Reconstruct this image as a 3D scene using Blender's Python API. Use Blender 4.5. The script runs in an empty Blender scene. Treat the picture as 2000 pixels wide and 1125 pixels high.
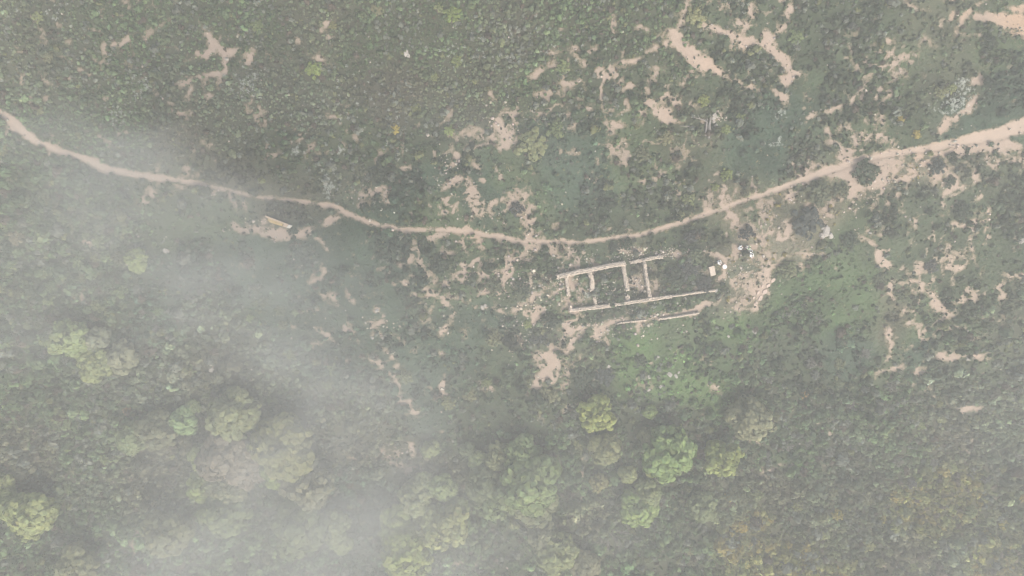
import bpy, bmesh, math, random
import numpy as np
from mathutils import Vector, Matrix, Quaternion

# ---------------------------------------------------------------- camera, sky, sun, exposure
SC = bpy.context.scene
COL = SC.collection
MPP = 0.073                      # metres per photograph pixel on the level of the footpath
LENS = 24.0
H = MPP * 2000 * LENS / 36.0     # flying height of the camera above that level
cam_d = bpy.data.cameras.new('camera')
cam_d.lens = LENS; cam_d.sensor_width = 36.0; cam_d.clip_start = 0.5; cam_d.clip_end = 2000
cam = bpy.data.objects.new('camera', cam_d); COL.objects.link(cam)
cam.location = (0, 0, H); cam.rotation_euler = (0, 0, 0)
SC.camera = cam

SUN_EL, SUN_AZ = math.radians(46), math.radians(155)     # azimuth clockwise from +Y (picture up)
sun_v = Vector((math.sin(SUN_AZ) * math.cos(SUN_EL), math.cos(SUN_AZ) * math.cos(SUN_EL), math.sin(SUN_EL)))
w = bpy.data.worlds.new('World'); SC.world = w; w.use_nodes = True
wn = w.node_tree.nodes; wl = w.node_tree.links
sky = wn.new('ShaderNodeTexSky'); sky.sky_type = 'NISHITA'; sky.sun_disc = False
sky.sun_elevation = SUN_EL; sky.sun_rotation = SUN_AZ
sky.air_density = 1.0; sky.dust_density = 6.0; sky.ozone_density = 0.6; sky.altitude = 300
bg = wn['Background']; bg.inputs['Strength'].default_value = 0.085
wl.new(sky.outputs[0], bg.inputs[0])
sd = bpy.data.lights.new('sun', 'SUN'); sd.energy = 1.5; sd.angle = math.radians(24); sd.color = (1.0, 0.985, 0.94)
so = bpy.data.objects.new('sun', sd); COL.objects.link(so)
so.rotation_mode = 'QUATERNION'; so.rotation_quaternion = sun_v.to_track_quat('Z', 'Y'); so.location = sun_v * 120
SC.view_settings.view_transform = 'Standard'; SC.view_settings.look = 'None'
SC.view_settings.gamma = 1.0; SC.view_settings.use_curve_mapping = False
SC.view_settings.exposure = 1.62
SC.cycles.max_bounces = 5; SC.cycles.diffuse_bounces = 2; SC.cycles.glossy_bounces = 1
SC.cycles.transmission_bounces = 2; SC.cycles.volume_bounces = 0; SC.cycles.transparent_max_bounces = 8
SC.cycles.use_denoising = True
SC.cycles.filter_width = 1.2
try: SC.cycles.denoising_prefilter = 'ACCURATE'
except Exception: pass
try:
    SC.cycles.denoiser = 'OPENIMAGEDENOISE'; SC.cycles.denoising_input_passes = 'RGB_ALBEDO_NORMAL'
except Exception:
    pass
SC.cycles.volume_step_rate = 1.6
SC.cycles.caustics_reflective = False; SC.cycles.caustics_refractive = False

HAZE_DENSITY = 0.0025
# fog wisps: picture x, y, radii along / across (px), turn (deg), optical depth
FOG = [
    (330, 352, 150, 42, -12, 0.35), (180, 440, 190, 60, -35, 0.32), (420, 470, 240, 90, -20, 0.36),
    (620, 640, 210, 120, -50, 0.34), (690, 800, 200, 120, -60, 0.19), (560, 740, 260, 140, -30, 0.18),
    (640, 1085, 260, 95, -8, 0.65), (930, 960, 260, 150, -20, 0.16), (470, 960, 260, 150, -20, 0.19),
    (1120, 980, 260, 200, 0, 0.09), (1990, 770, 70, 190, -30, 0.07), (1960, 1110, 140, 50, 10, 0.11),
    (1500, 1030, 420, 150, 0, 0.02), (1000, 300, 260, 60, -15, 0.09), (240, 1110, 90, 70, 40, 0.23),
    (1050, 620, 420, 160, -10, 0.09), (1600, 500, 420, 130, 10, 0.04), (60, 560, 120, 160, -40, 0.16), (1750, 850, 320, 120, -5, 0.03),
(250, 330, 90, 16, 18, .30), (470, 540, 170, 22, 30, .28), (560, 900, 200, 26, 48, .26), (330, 600, 150, 24, 60, .22), (720, 1000, 160, 30, 75, .30), (130, 300, 110, 18, 25, .20), (900, 1090, 160, 40, 10, 0.10),
    (140, 560, 260, 200, -20, .13), (380, 1010, 220, 120, 15, .16),
]

rng = np.random.default_rng(11)
random.seed(5)

# ---------------------------------------------------------------- numpy noise
_lat = [np.random.default_rng(100 + i).random((256, 256)).astype(np.float32) for i in range(12)]
def vnoise(x, y, scale, seed=0):
    L = _lat[seed % 12]
    u = np.asarray(x) / scale + 37.3 * seed + 1000; v = np.asarray(y) / scale + 11.7 * seed + 1000
    iu = np.floor(u).astype(np.int64); iv = np.floor(v).astype(np.int64)
    fu = u - iu; fv = v - iv
    fu = fu * fu * (3 - 2 * fu); fv = fv * fv * (3 - 2 * fv)
    a = L[iu % 256, iv % 256]; b = L[(iu + 1) % 256, iv % 256]
    c = L[iu % 256, (iv + 1) % 256]; d = L[(iu + 1) % 256, (iv + 1) % 256]
    return (a * (1 - fu) + b * fu) * (1 - fv) + (c * (1 - fu) + d * fu) * fv
def fbm(x, y, scale, seed=0, octv=4, gain=.5):
    s = 0; a = 1; t = 0
    for i in range(octv):
        s = s + a * vnoise(x, y, scale / 2 ** i, seed + i); t += a; a *= gain
    return s / t
def sstep(a, b, x):
    t = np.clip((x - a) / (b - a), 0, 1); return t * t * (3 - 2 * t)

# ---------------------------------------------------------------- the lie of the land
PATH = [(-160,140,10),(-60,188,11),(0,222,12),(30,240,13),(60,268,12),(78,280,10),(110,293,10),(150,306,10),(185,320,13),(215,333,12),(250,338,10),(290,346,10),
 (340,352,9),(380,357,8),(420,366,7),(455,375,6),(500,383,6),(540,389,6),(600,396,6),(650,404,7),(690,421,7),(715,433,6),(745,440,7),(780,447,8),
 (800,450,9),(840,448,6),(890,451,8),(930,455,8),(980,464,8),(1020,471,7),(1060,471,6),(1100,472,6),(1135,476,6),(1170,470,6),(1210,463,6),
 (1250,458,6),(1290,447,6),(1340,432,7),(1380,416,7),(1420,404,7),(1460,390,7),(1500,378,8),(1540,362,9),(1580,348,11),(1620,332,12),(1660,318,10),
 (1700,309,9),(1750,300,9),(1800,292,10),(1850,281,11),(1900,272,14),(1950,260,18),(2010,242,21),(2100,215,22),(2240,180,22)]
_pp = np.array(PATH, float)
def terrain(x, y):
    """ground level (m) at world x, y: a slope falling towards the picture's foot, with a shelf round the ruin"""
    x = np.asarray(x, float); y = np.asarray(y, float)
    yp = np.interp(x, (_pp[:, 0] - 1000) * MPP, (562.5 - _pp[:, 1]) * MPP)
    d = yp - y
    shelf = 2.5 + 10.5 * np.exp(-((x - 22) / 20) ** 2) + 3 * np.exp(-((x - 55) / 14) ** 2)
    up = 0.17 * np.log1p(np.exp(np.clip(-d / 2.0, -40, 40))) * 2.0
    dn = 0.40 * np.log1p(np.exp(np.clip((d - shelf) / 2.2, -40, 60))) * 2.2
    h = 14 * np.tanh(up / 14) - 26 * np.tanh(dn / 26)
    h = h + (fbm(x, y, 17, 1, 3) - .5) * 1.9 * sstep(1, 9, np.abs(d - 3)) + (fbm(x, y, 3.2, 4, 2) - .5) * .28
    return np.clip(h, -27.5, 15)
def to_px(x, y, z):
    k = MPP * (H - z) / H
    return 1000 + x / k, 562.5 - y / k
def ground_at(px, py, up=0.0):
    """world point on the ground (plus UP metres) that the photograph shows at px, py"""
    px = np.asarray(px, float); py = np.asarray(py, float)
    z = np.zeros_like(px)
    for _ in range(25):
        k = MPP * (H - z) / H
        x = (px - 1000) * k; y = (562.5 - py) * k
        z = z * .4 + .6 * (terrain(x, y) + up)
    return x, y, z - up

# ---------------------------------------------------------------- bare soil, transcribed: polylines of (x, y, half width) with a strength
SOIL = []
def S(*pts, s=1.0): SOIL.append((s, pts))
# upper left
S((222,88,5),(235,80,8),(248,70,8)); S((290,68,4),(285,75,4)); S((340,12,9),s=.6); S((192,30,6),(200,12,6),s=.6); S((135,80,6),s=.6)
S((392,50,5),(400,62,8),(410,75,9),(425,90,10),(440,105,12),(462,101,8)); S((385,100,8),(397,107,8),(415,104,8))
S((440,110,11),(441,125,10),(440,140,9),(425,146,6),(395,147,7),(370,155,6),(345,165,4),(325,168,3),(308,184,4))
S((455,70,6),(464,66,5)); S((495,97,6),(488,108,8),(485,121,8)); S((378,172,6),(370,188,4)); S((395,186,3),(415,190,3)); S((425,173,5),s=.8)
S((630,63,8)); S((640,46,9),(655,44,5),s=.65); S((583,84,7)); S((548,90,5)); S((522,108,5)); S((598,107,6),(620,113,8),(640,118,5),s=.85)
S((680,205,7),s=.8); S((647,230,7)); S((960,183,6)); S((865,241,5),(880,238,6)); S((972,240,14),(985,262,24),(980,285,14),s=.85); S((995,225,8),(978,225,6)); S((905,255,5))
S((300,60,4),(330,40,4),s=.5); S((60,60,5),(90,75,4),s=.55); S((120,110,4),(140,120,4),s=.55)
# the fork above the path and the patches round it
S((1347,-10,4),(1336,15,6),(1328,26,7),(1325,40,5),(1320,55,4),(1311,62,8),(1320,72,14),(1335,90,18),(1345,105,18),(1356,124,20),(1376,130,16),(1396,136,12),(1412,148,8),(1440,160,8),(1470,171,6),(1487,182,4))
S((1300,82,9),(1285,88,5),(1270,98,5),(1255,112,4),(1235,120,4),(1215,125,4),(1195,132,4)); S((1352,140,9),(1337,155,7),(1330,165,6))
S((1375,45,5),(1390,54,9),(1410,62,12),(1430,72,15),(1450,84,12),(1466,76,8),(1490,90,12),(1500,66,11)); S((1490,92,10),(1515,102,17),(1535,120,15),(1550,145,14),(1540,160,13),(1518,150,9))
S((1430,96,7),(1420,101,5),s=.8); S((1440,45,4),(1475,50,3)); S((1468,26,4),(1471,8,4)); S((1245,57,9),(1262,58,6),s=.8)
S((1078,106,7),(1100,100,5),(1120,98,6),(1136,95,5),(1152,90,4),s=.85); S((1040,122,6),s=.7); S((1057,139,5),(1035,150,5),(1018,164,3))
S((1100,163,5),(1115,160,9),(1132,154,4)); S((1155,138,6),s=.8); S((1040,200,3),(1046,192,4),(1057,184,5),(1070,187,5),(1090,182,4)); S((1165,115,5),s=.8)
S((1280,128,6),(1290,135,6),(1282,150,5),(1284,172,5),s=.85); S((1208,162,4),(1222,154,3)); S((1215,183,4),(1240,172,3),(1248,168,3))
S((1258,201,6),(1280,198,8),(1300,192,8),(1320,193,6)); S((1250,222,5),(1275,218,7),(1300,223,14),(1315,232,8),(1330,232,6)); S((1348,203,5),(1351,212,4))
S((1228,200,5),(1231,212,6),(1220,223,7),(1208,229,4)); S((1112,222,7)); S((1135,210,5),(1162,212,5),s=.75); S((1128,238,6),(1112,246,5)); S((1200,245,6),(1215,252,5),(1232,246,4)); S((1205,265,4),(1225,270,4),s=.8)
S((1402,222,5),(1397,240,7),s=.8); S((1090,235,5),s=.8); S((1160,235,4),(1180,228,4),s=.7)
# upper right
S((1546,-5,3),(1543,25,5),(1535,45,5),(1521,65,6),(1506,82,8)); S((1528,5,5)); S((1525,32,4),(1535,28,3)); S((1508,178,7),(1528,191,6)); S((1762,0,5),(1780,10,4),(1801,19,3)); S((1845,-2,6),(1880,-2,7))
S((1932,-2,6),(1896,22,4),(1880,38,4),(1867,57,4)); S((1912,31,10),(1935,35,13),(1960,40,16),(1988,46,19),(2020,50,20)); S((1975,62,10),(1998,68,16),(2030,80,18)); S((1910,70,7),(1895,65,5),(1868,60,4)); S((1995,20,10),(1965,14,6),(2030,10,14)); S((1985,90,5))
S((1851,69,4),(1835,77,4),(1819,89,3)); S((1705,38,4)); S((1667,70,5),(1658,73,3)); S((1661,88,4),(1660,105,3)); S((1655,113,5),(1668,123,4),(1673,140,5),(1678,150,4),(1688,158,5),(1702,150,3),(1705,142,3))
S((1692,162,4),(1680,178,5),(1668,190,5),(1659,206,5),(1635,212,4),(1600,217,4),(1578,222,5),(1573,232,4)); S((1652,175,4),(1655,182,4),s=.8)
S((1735,82,5)); S((1702,92,6)); S((1715,105,7)); S((1780,104,4),(1801,107,4)); S((1802,75,6)); S((1765,90,4)); S((1770,112,4)); S((1757,118,4),(1735,125,4),(1717,135,5)); S((1757,140,6),(1745,150,7),(1765,149,5),s=.85); S((1735,160,4)); S((1800,145,4),s=.8)
S((1758,165,4),(1745,174,5),(1735,186,4),(1722,202,5),(1711,213,7),(1710,235,4)); S((1727,230,5),(1720,246,4),s=.8); S((1693,234,3)); S((1613,252,5),(1617,270,6),(1622,285,6)); S((1652,243,6),(1640,256,7),(1634,268,6),s=.9)
S((1900,155,8),(1912,150,5)); S((1890,162,3),(1915,163,3),(1930,158,7),(1937,151,4)); S((1938,168,4)); S((1975,127,6),(1985,124,5)); S((1905,184,4),(1900,198,7),(1891,212,5),(1872,224,8),(1852,229,10),(1840,245,9),(1829,263,5)); S((1908,206,4),(1895,216,4))
S((1700,255,5),(1690,270,6),(1710,275,5),s=.8); S((1670,260,5),(1680,280,7),s=.8)
# along the path on the right
S((1628,284,8),(1645,294,10),(1662,304,9),(1640,315,10),s=.95); S((1620,340,14),(1645,340,15),(1665,355,11)); S((1662,372,8),(1680,371,8),(1702,362,9),(1740,355,10),(1772,347,9),(1800,338,7)); S((1752,336,9),(1742,318,9),(1700,312,8)); S((1780,320,14),(1800,310,12),s=.66); S((1820,300,8),(1860,300,11),(1900,290,13),(1950,283,18),(1990,288,14))
S((1880,322,11),(1905,330,9),(1925,312,9),s=.75); S((1850,344,8),(1870,352,8),(1856,367,9),(1845,386,8),(1838,402,6),s=.9); S((1885,367,6),s=.9); S((1905,391,6),(1914,385,4)); S((1936,402,5),(1938,416,5)); S((1895,345,8),(1915,338,8),s=.75); S((1970,305,12),(2000,310,12),s=.8)
S((1660,377,8),(1640,388,6),(1620,400,6),(1610,409,6)); S((1592,401,4),(1570,402,4),(1555,412,5),(1545,425,5),(1525,441,4),(1510,455,5),(1498,463,4)); S((1545,440,7),(1538,452,6),s=.7); S((1560,375,10),(1520,400,12),s=.58)
S((1738,400,5),(1756,410,4),s=.85); S((1786,430,5),(1790,446,5),(1770,456,4),s=.95); S((1695,452,4),(1712,456,4),(1728,455,5)); S((1688,465,7),(1704,480,10),(1714,500,12),(1735,515,10),(1747,522,7)); S((1780,468,6),(1773,482,4))
S((1858,435,7),(1880,440,10),(1896,434,5),(1925,434,8),(1937,428,4)); S((1900,450,7),s=.9); S((1893,465,4),(1900,486,4),(1905,505,4),(1919,524,4)); S((1850,478,6),(1865,490,6),(1882,503,5)); S((1770,530,8),(1780,545,6),(1802,556,5)); S((1857,545,7),(1876,530,6)); S((1968,538,8),(1992,538,6)); S((1958,562,8),(1964,578,7)); S((1850,520,10),s=.58)
S((1528,502,8),(1560,498,8),(1590,494,7),(1612,500,6),s=.85); S((1505,512,10),(1500,535,18),(1490,562,17),(1478,585,12),(1474,602,8),s=.88); S((1560,521,5),(1553,542,4)); S((1470,508,10),(1450,500,8),s=.68); S((1470,545,10),s=.75); S((1450,592,5),(1420,600,8),s=.7)
S((1665,325,12),(1660,345,12),(1672,362,10),(1700,366,9),(1722,352,10),(1728,330,10),(1712,315,8)); S((1578,352,9),(1570,372,6)); S((1632,392,8),(1660,385,9),(1672,370,9)); S((1812,318,9),(1815,338,8),(1835,347,8),(1852,332,8),(1850,314,8),s=.95)
# round the ruin
S((1025,533,7),(1036,531,12),(1058,536,8),s=.85); S((1148,474,5),(1132,482,4),(1110,491,3),(1096,498,3)); S((1195,492,8),(1222,490,10),(1245,487,8),(1272,494,8),(1300,493,8),(1325,494,8),s=.8)
S((1345,493,3),(1372,489,3)); S((1381,496,6),(1405,502,6),(1413,516,8),(1416,535,8),(1404,546,8),(1395,562,5)); S((1385,528,6)); S((1287,622,4),(1318,613,5),(1350,605,6),(1372,600,5),(1397,593,3)); S((1325,622,2),(1360,612,2))
S((1163,655,6),(1172,641,9),(1190,631,6),(1215,625,4),(1240,620,4),(1262,619,5)); S((1250,640,6),(1240,632,4),(1275,632,4)); S((1105,632,7),(1110,646,6),(1099,655,5)); S((1110,656,4),(1130,659,5),(1152,654,5)); S((1044,608,9),(1056,624,8),(1066,636,5),(1086,648,5),s=.85)
S((1075,563,9),(1085,550,5),s=.7); S((1045,575,12),(1028,592,9),s=.6); S((1140,586,9),s=.85); S((1280,570,7),(1290,578,5),s=.85); S((1350,566,9),(1375,562,5),s=.75); S((1000,605,9),(1015,595,6),s=.62); S((1240,548,7),(1236,575,7),s=.7); S((1270,530,5),(1280,560,5),s=.75)
S((1058,700,10),(1076,700,14),(1082,724,21),(1062,744,18),(1046,752,11),s=.95); S((1100,697,10),(1114,710,11),(1094,758,11),s=.85); S((1033,764,7),s=.9); S((1010,658,8),(1018,672,8),s=.75); S((1104,690,5),(1122,682,5)); S((1100,803,3),(1120,797,3),(1140,790,3),(1152,782,2)); S((1393,756,6),(1405,765,8),(1412,772,6),s=.9); S((1368,703,3),(1387,689,3)); S((1330,808,5),s=.7); S((1245,758,9),(1275,752,6),s=.6); S((1050,810,8),(1058,815,5),s=.7); S((1270,692,8),s=.55)
# mid, left of the ruin
S((748,297,5),(765,292,4)); S((752,318,4),(770,322,6),(785,325,6),(799,327,4)); S((725,312,3),(735,314,3)); S((720,358,5),(717,372,7),(709,381,6)); S((728,378,7),(737,372,8),(750,371,7),(757,386,6),(762,396,4),s=.95); S((714,395,5),(700,401,4),s=.85); S((684,291,6),(679,284,4),s=.85); S((538,306,6),s=.85)
S((868,300,6),(888,294,8),(898,306,10),(880,322,11),(874,329,8)); S((905,288,7),(925,272,5),(945,258,5),s=.8); S((932,325,8),(922,314,5),s=.85); S((896,350,8),(884,357,8),(868,371,8),(858,374,4),s=.95); S((912,350,6),(922,355,5),s=.85); S((897,400,6),(886,415,5),(880,422,4),s=.9); S((955,405,4),(973,391,4)); S((918,431,6),(935,425,8),(947,417,6),(962,421,5),s=.75); S((985,436,8),(990,425,5),s=.8); S((845,375,3),(850,390,3),s=.6)
S((480,453,7),(500,452,8),(520,450,10),(536,456,10),(552,460,10),(580,460,8),(600,455,5),(622,448,4),(632,442,4)); S((645,436,6),(664,425,5),s=.9); S((521,432,8),(522,418,5),s=.8); S((465,441,5),(454,437,4)); S((515,400,5),s=.7); S((622,470,3),(632,476,3)); S((645,500,3),(640,485,2)); S((600,550,8),(620,546,7),(632,534,4)); S((608,560,6),s=.8); S((735,495,2),(722,508,2),s=.8); S((715,468,4),s=.8)
S((832,461,6),(850,463,8),(868,460,6)); S((865,494,8),(868,484,6),(880,500,5)); S((904,490,5),(912,492,6),s=.9); S((930,476,7),(948,468,6),s=.85); S((812,460,5),(808,470,4)); S((817,490,4),s=.85); S((780,514,5),(795,505,6),(805,499,4),s=.85); S((790,546,8),(776,541,4),s=.85); S((833,508,4),(840,530,4),(850,546,5),(846,556,4)); S((870,555,7),(882,549,5)); S((875,530,6),s=.75); S((958,525,5),(975,528,8),(991,521,9),s=.95); S((948,553,6),s=.75)
S((290,370,8),(300,378,7)); S((283,386,4),(290,392,3)); S((306,388,4)); S((268,355,4),(278,362,4),s=.8); S((345,364,4),(361,372,6),(372,375,4)); S((378,367,4)); S((410,376,6),(421,378,5)); S((402,384,4)); S((445,385,6),(460,394,6),(464,404,5),s=.85); S((482,400,3),(487,412,3),s=.8); S((318,300,2),(308,325,2),(303,338,3)); S((366,331,3),(362,342,3)); S((296,322,3),(320,312,2),s=.7); S((12,262,6),(32,258,5),(20,248,5),s=.75); S((180,472,5),(168,478,8),(190,480,6),s=.7); S((245,475,5),s=.7); S((5,683,8),(-4,668,8),(12,685,6)); S((415,717,4),(411,704,4),s=.9); S((355,681,3),(362,690,3),s=.7)
# lower middle
S((600,563,4),(624,572,5),(640,580,6),(656,590,5)); S((676,569,9),(681,580,8),(691,585,7)); S((700,587,5),s=.8); S((740,600,6),(735,610,5)); S((730,631,4),(742,630,7),(751,627,5)); S((595,626,5),(607,619,5)); S((558,640,3),(566,645,3)); S((610,640,4),(625,650,5),(645,660,5),(656,676,5)); S((678,645,8),(692,650,6),s=.75); S((718,698,4),(725,708,5),(736,712,7),(746,718,8),(756,711,6),(763,699,5),(755,690,4)); S((758,724,7),(770,740,7),(778,755,7),(780,770,8),(786,786,12),(800,786,10),(806,776,6)); S((795,797,7),(812,802,5)); S((730,697,4),s=.9); S((776,716,4),s=.9); S((740,770,4),(760,776,5),s=.85)
S((834,575,6),(851,580,6),(840,600,6),(838,612,4)); S((828,594,5),s=.85); S((874,574,8),(881,582,6),(893,582,3)); S((865,565,4)); S((830,565,4)); S((885,610,4),(878,622,4)); S((880,630,3)); S((824,629,5),(836,625,6)); S((847,635,4)); S((860,645,5),(876,635,5),s=.9); S((905,651,5)); S((895,640,4),s=.8); S((785,631,3)); S((788,668,5)); S((812,664,4)); S((808,685,4)); S((860,688,5)); S((870,735,5),(866,755,8),(868,768,7)); S((838,755,5),s=.9); S((945,750,5),(955,757,6),(966,761,4)); S((970,602,7),(980,610,5),s=.8); S((945,600,5),s=.75); S((700,665,5),(690,655,4),s=.6); S((770,655,4),(780,665,4),s=.6); S((1000,640,6),(990,655,5),s=.6)
S((632,867,6),(645,870,4),s=.8); S((680,887,3),(696,890,4),(712,892,4)); S((735,892,4),(746,884,5),(757,868,4)); S((772,872,6),(781,882,5),(770,890,4)); S((808,862,4),(810,882,4)); S((750,900,4),(785,903,4),(796,915,5),(812,915,4)); S((660,908,8),s=.75); S((865,845,5),(882,848,4),s=.75); S((504,1020,6),(508,1055,6),s=.6); S((310,885,9),s=.55); S((270,1038,7),(268,1055,8),(266,1070,8),(272,1076,9)); S((240,1066,3),(226,1061,3)); S((1466,853,9),(1470,865,7),(1484,860,8),(1496,852,6),s=.9); S((1482,932,6),(1489,936,4),s=.8); S((1378,951,3)); S((1475,925,3),(1510,916,3),(1545,906,2),s=.8); S((1050,815,4),s=.7)
S((1160,652,6),(1180,640,8),(1205,632,7),(1235,626,6),(1262,622,6),(1292,617,6),(1320,613,6),(1352,607,7),(1374,601,6),(1398,594,5)); S((455,440,5),(470,448,7),(492,455,8),(530,460,9),(565,464,9),(600,460,7),(628,449,6),(650,436,6),(664,426,5))
# lower right
S((1740,556,5),(1739,580,8),(1748,588,6)); S((1770,599,6),(1756,606,5),s=.85); S((1793,560,6),(1810,575,8),(1820,586,9),(1835,600,9),(1846,609,8),(1861,621,7),(1871,635,6),(1888,641,4)); S((1741,638,8),(1746,650,10),(1736,656,8),(1738,672,5),(1739,684,3)); S((1733,696,5),(1729,703,5)); S((1738,692,3)); S((1771,629,4),(1782,625,3),(1792,637,3)); S((1795,656,4),(1801,667,3),s=.9); S((1770,680,4),(1781,674,4)); S((1700,722,5),(1720,722,8),(1740,720,6),(1766,720,7)); S((1785,726,5),(1812,722,4),s=.9); S((1710,735,5),s=.8); S((1748,752,6),(1735,744,4),s=.75); S((1826,690,4),(1850,698,7),(1866,700,6),(1886,694,4)); S((1905,700,5),(1931,697,4)); S((1910,660,5),s=.8); S((1710,768,4),(1698,791,4),s=.85); S((1880,804,7),(1890,795,9),(1907,797,8),(1922,794,4)); S((1980,620,6),s=.75); S((1858,690,4),(1850,685,4)); S((1975,610,6),s=.7); S((1690,640,3),s=.6); S((1900,860,6),s=.45)

RS = 2.0                                              # raster step, px
PX0, PY0, PX1, PY1 = -420, -260, 2420, 1400
gw, gh = int((PX1 - PX0) / RS), int((PY1 - PY0) / RS)
GX, GY = np.meshgrid(PX0 + np.arange(gw) * RS, PY0 + np.arange(gh) * RS)
WARPX = (fbm(GX, GY, 26, 2, 3) - .5) * 15; WARPY = (fbm(GX, GY, 26, 7, 3) - .5) * 15
def raster(feats, soft, warp=1.0):
    F = np.zeros((gh, gw), np.float32)
    for s, pts in feats:
        segs = list(zip(pts, pts[1:])) if len(pts) > 1 else [(pts[0], pts[0])]
        for (ax, ay, ar), (bx, by, br) in segs:
            m = max(ar, br) + soft + 14
            i0 = max(0, int((min(ax, bx) - m - PX0) / RS)); i1 = min(gw, int((max(ax, bx) + m - PX0) / RS) + 1)
            j0 = max(0, int((min(ay, by) - m - PY0) / RS)); j1 = min(gh, int((max(ay, by) + m - PY0) / RS) + 1)
            if i0 >= i1 or j0 >= j1: continue
            X = GX[j0:j1, i0:i1] + WARPX[j0:j1, i0:i1] * warp; Y = GY[j0:j1, i0:i1] + WARPY[j0:j1, i0:i1] * warp
            dx, dy = bx - ax, by - ay; L2 = dx * dx + dy * dy
            t = np.clip(((X - ax) * dx + (Y - ay) * dy) / L2, 0, 1) if L2 > 0 else 0 * X
            d = np.hypot(X - ax - t * dx, Y - ay - t * dy); r = ar + (br - ar) * t
            v = s * np.clip(.5 + (r - d) / (2 * soft), 0, 1)
            F[j0:j1, i0:i1] = np.maximum(F[j0:j1, i0:i1], v)
    return F
SOILF = raster([(q, [(a_, b_, c_ * .86) for a_, b_, c_ in pts]) for q, pts in SOIL], 6.5, 1.3)
NEARF = raster([(q, [(a_, b_, max(c_, 3)) for a_, b_, c_ in pts]) for q, pts in SOIL], 26.0, 1.6)
PATHF = raster([(1.0, [(a_, b_, c_ * (.76 if a_ < 330 else .66 if a_ < 640 else .74 if a_ < 1500 else .80)) for a_, b_, c_ in PATH])], 4.0, .5)
def sample(F, px, py):
    u = np.clip((np.asarray(px) - PX0) / RS, 0, gw - 1.001); v = np.clip((np.asarray(py) - PY0) / RS, 0, gh - 1.001)
    i = u.astype(int); j = v.astype(int); fu = u - i; fv = v - j
    return (F[j, i] * (1 - fu) + F[j, i + 1] * fu) * (1 - fv) + (F[j + 1, i] * (1 - fu) + F[j + 1, i + 1] * fu) * fv

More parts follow.
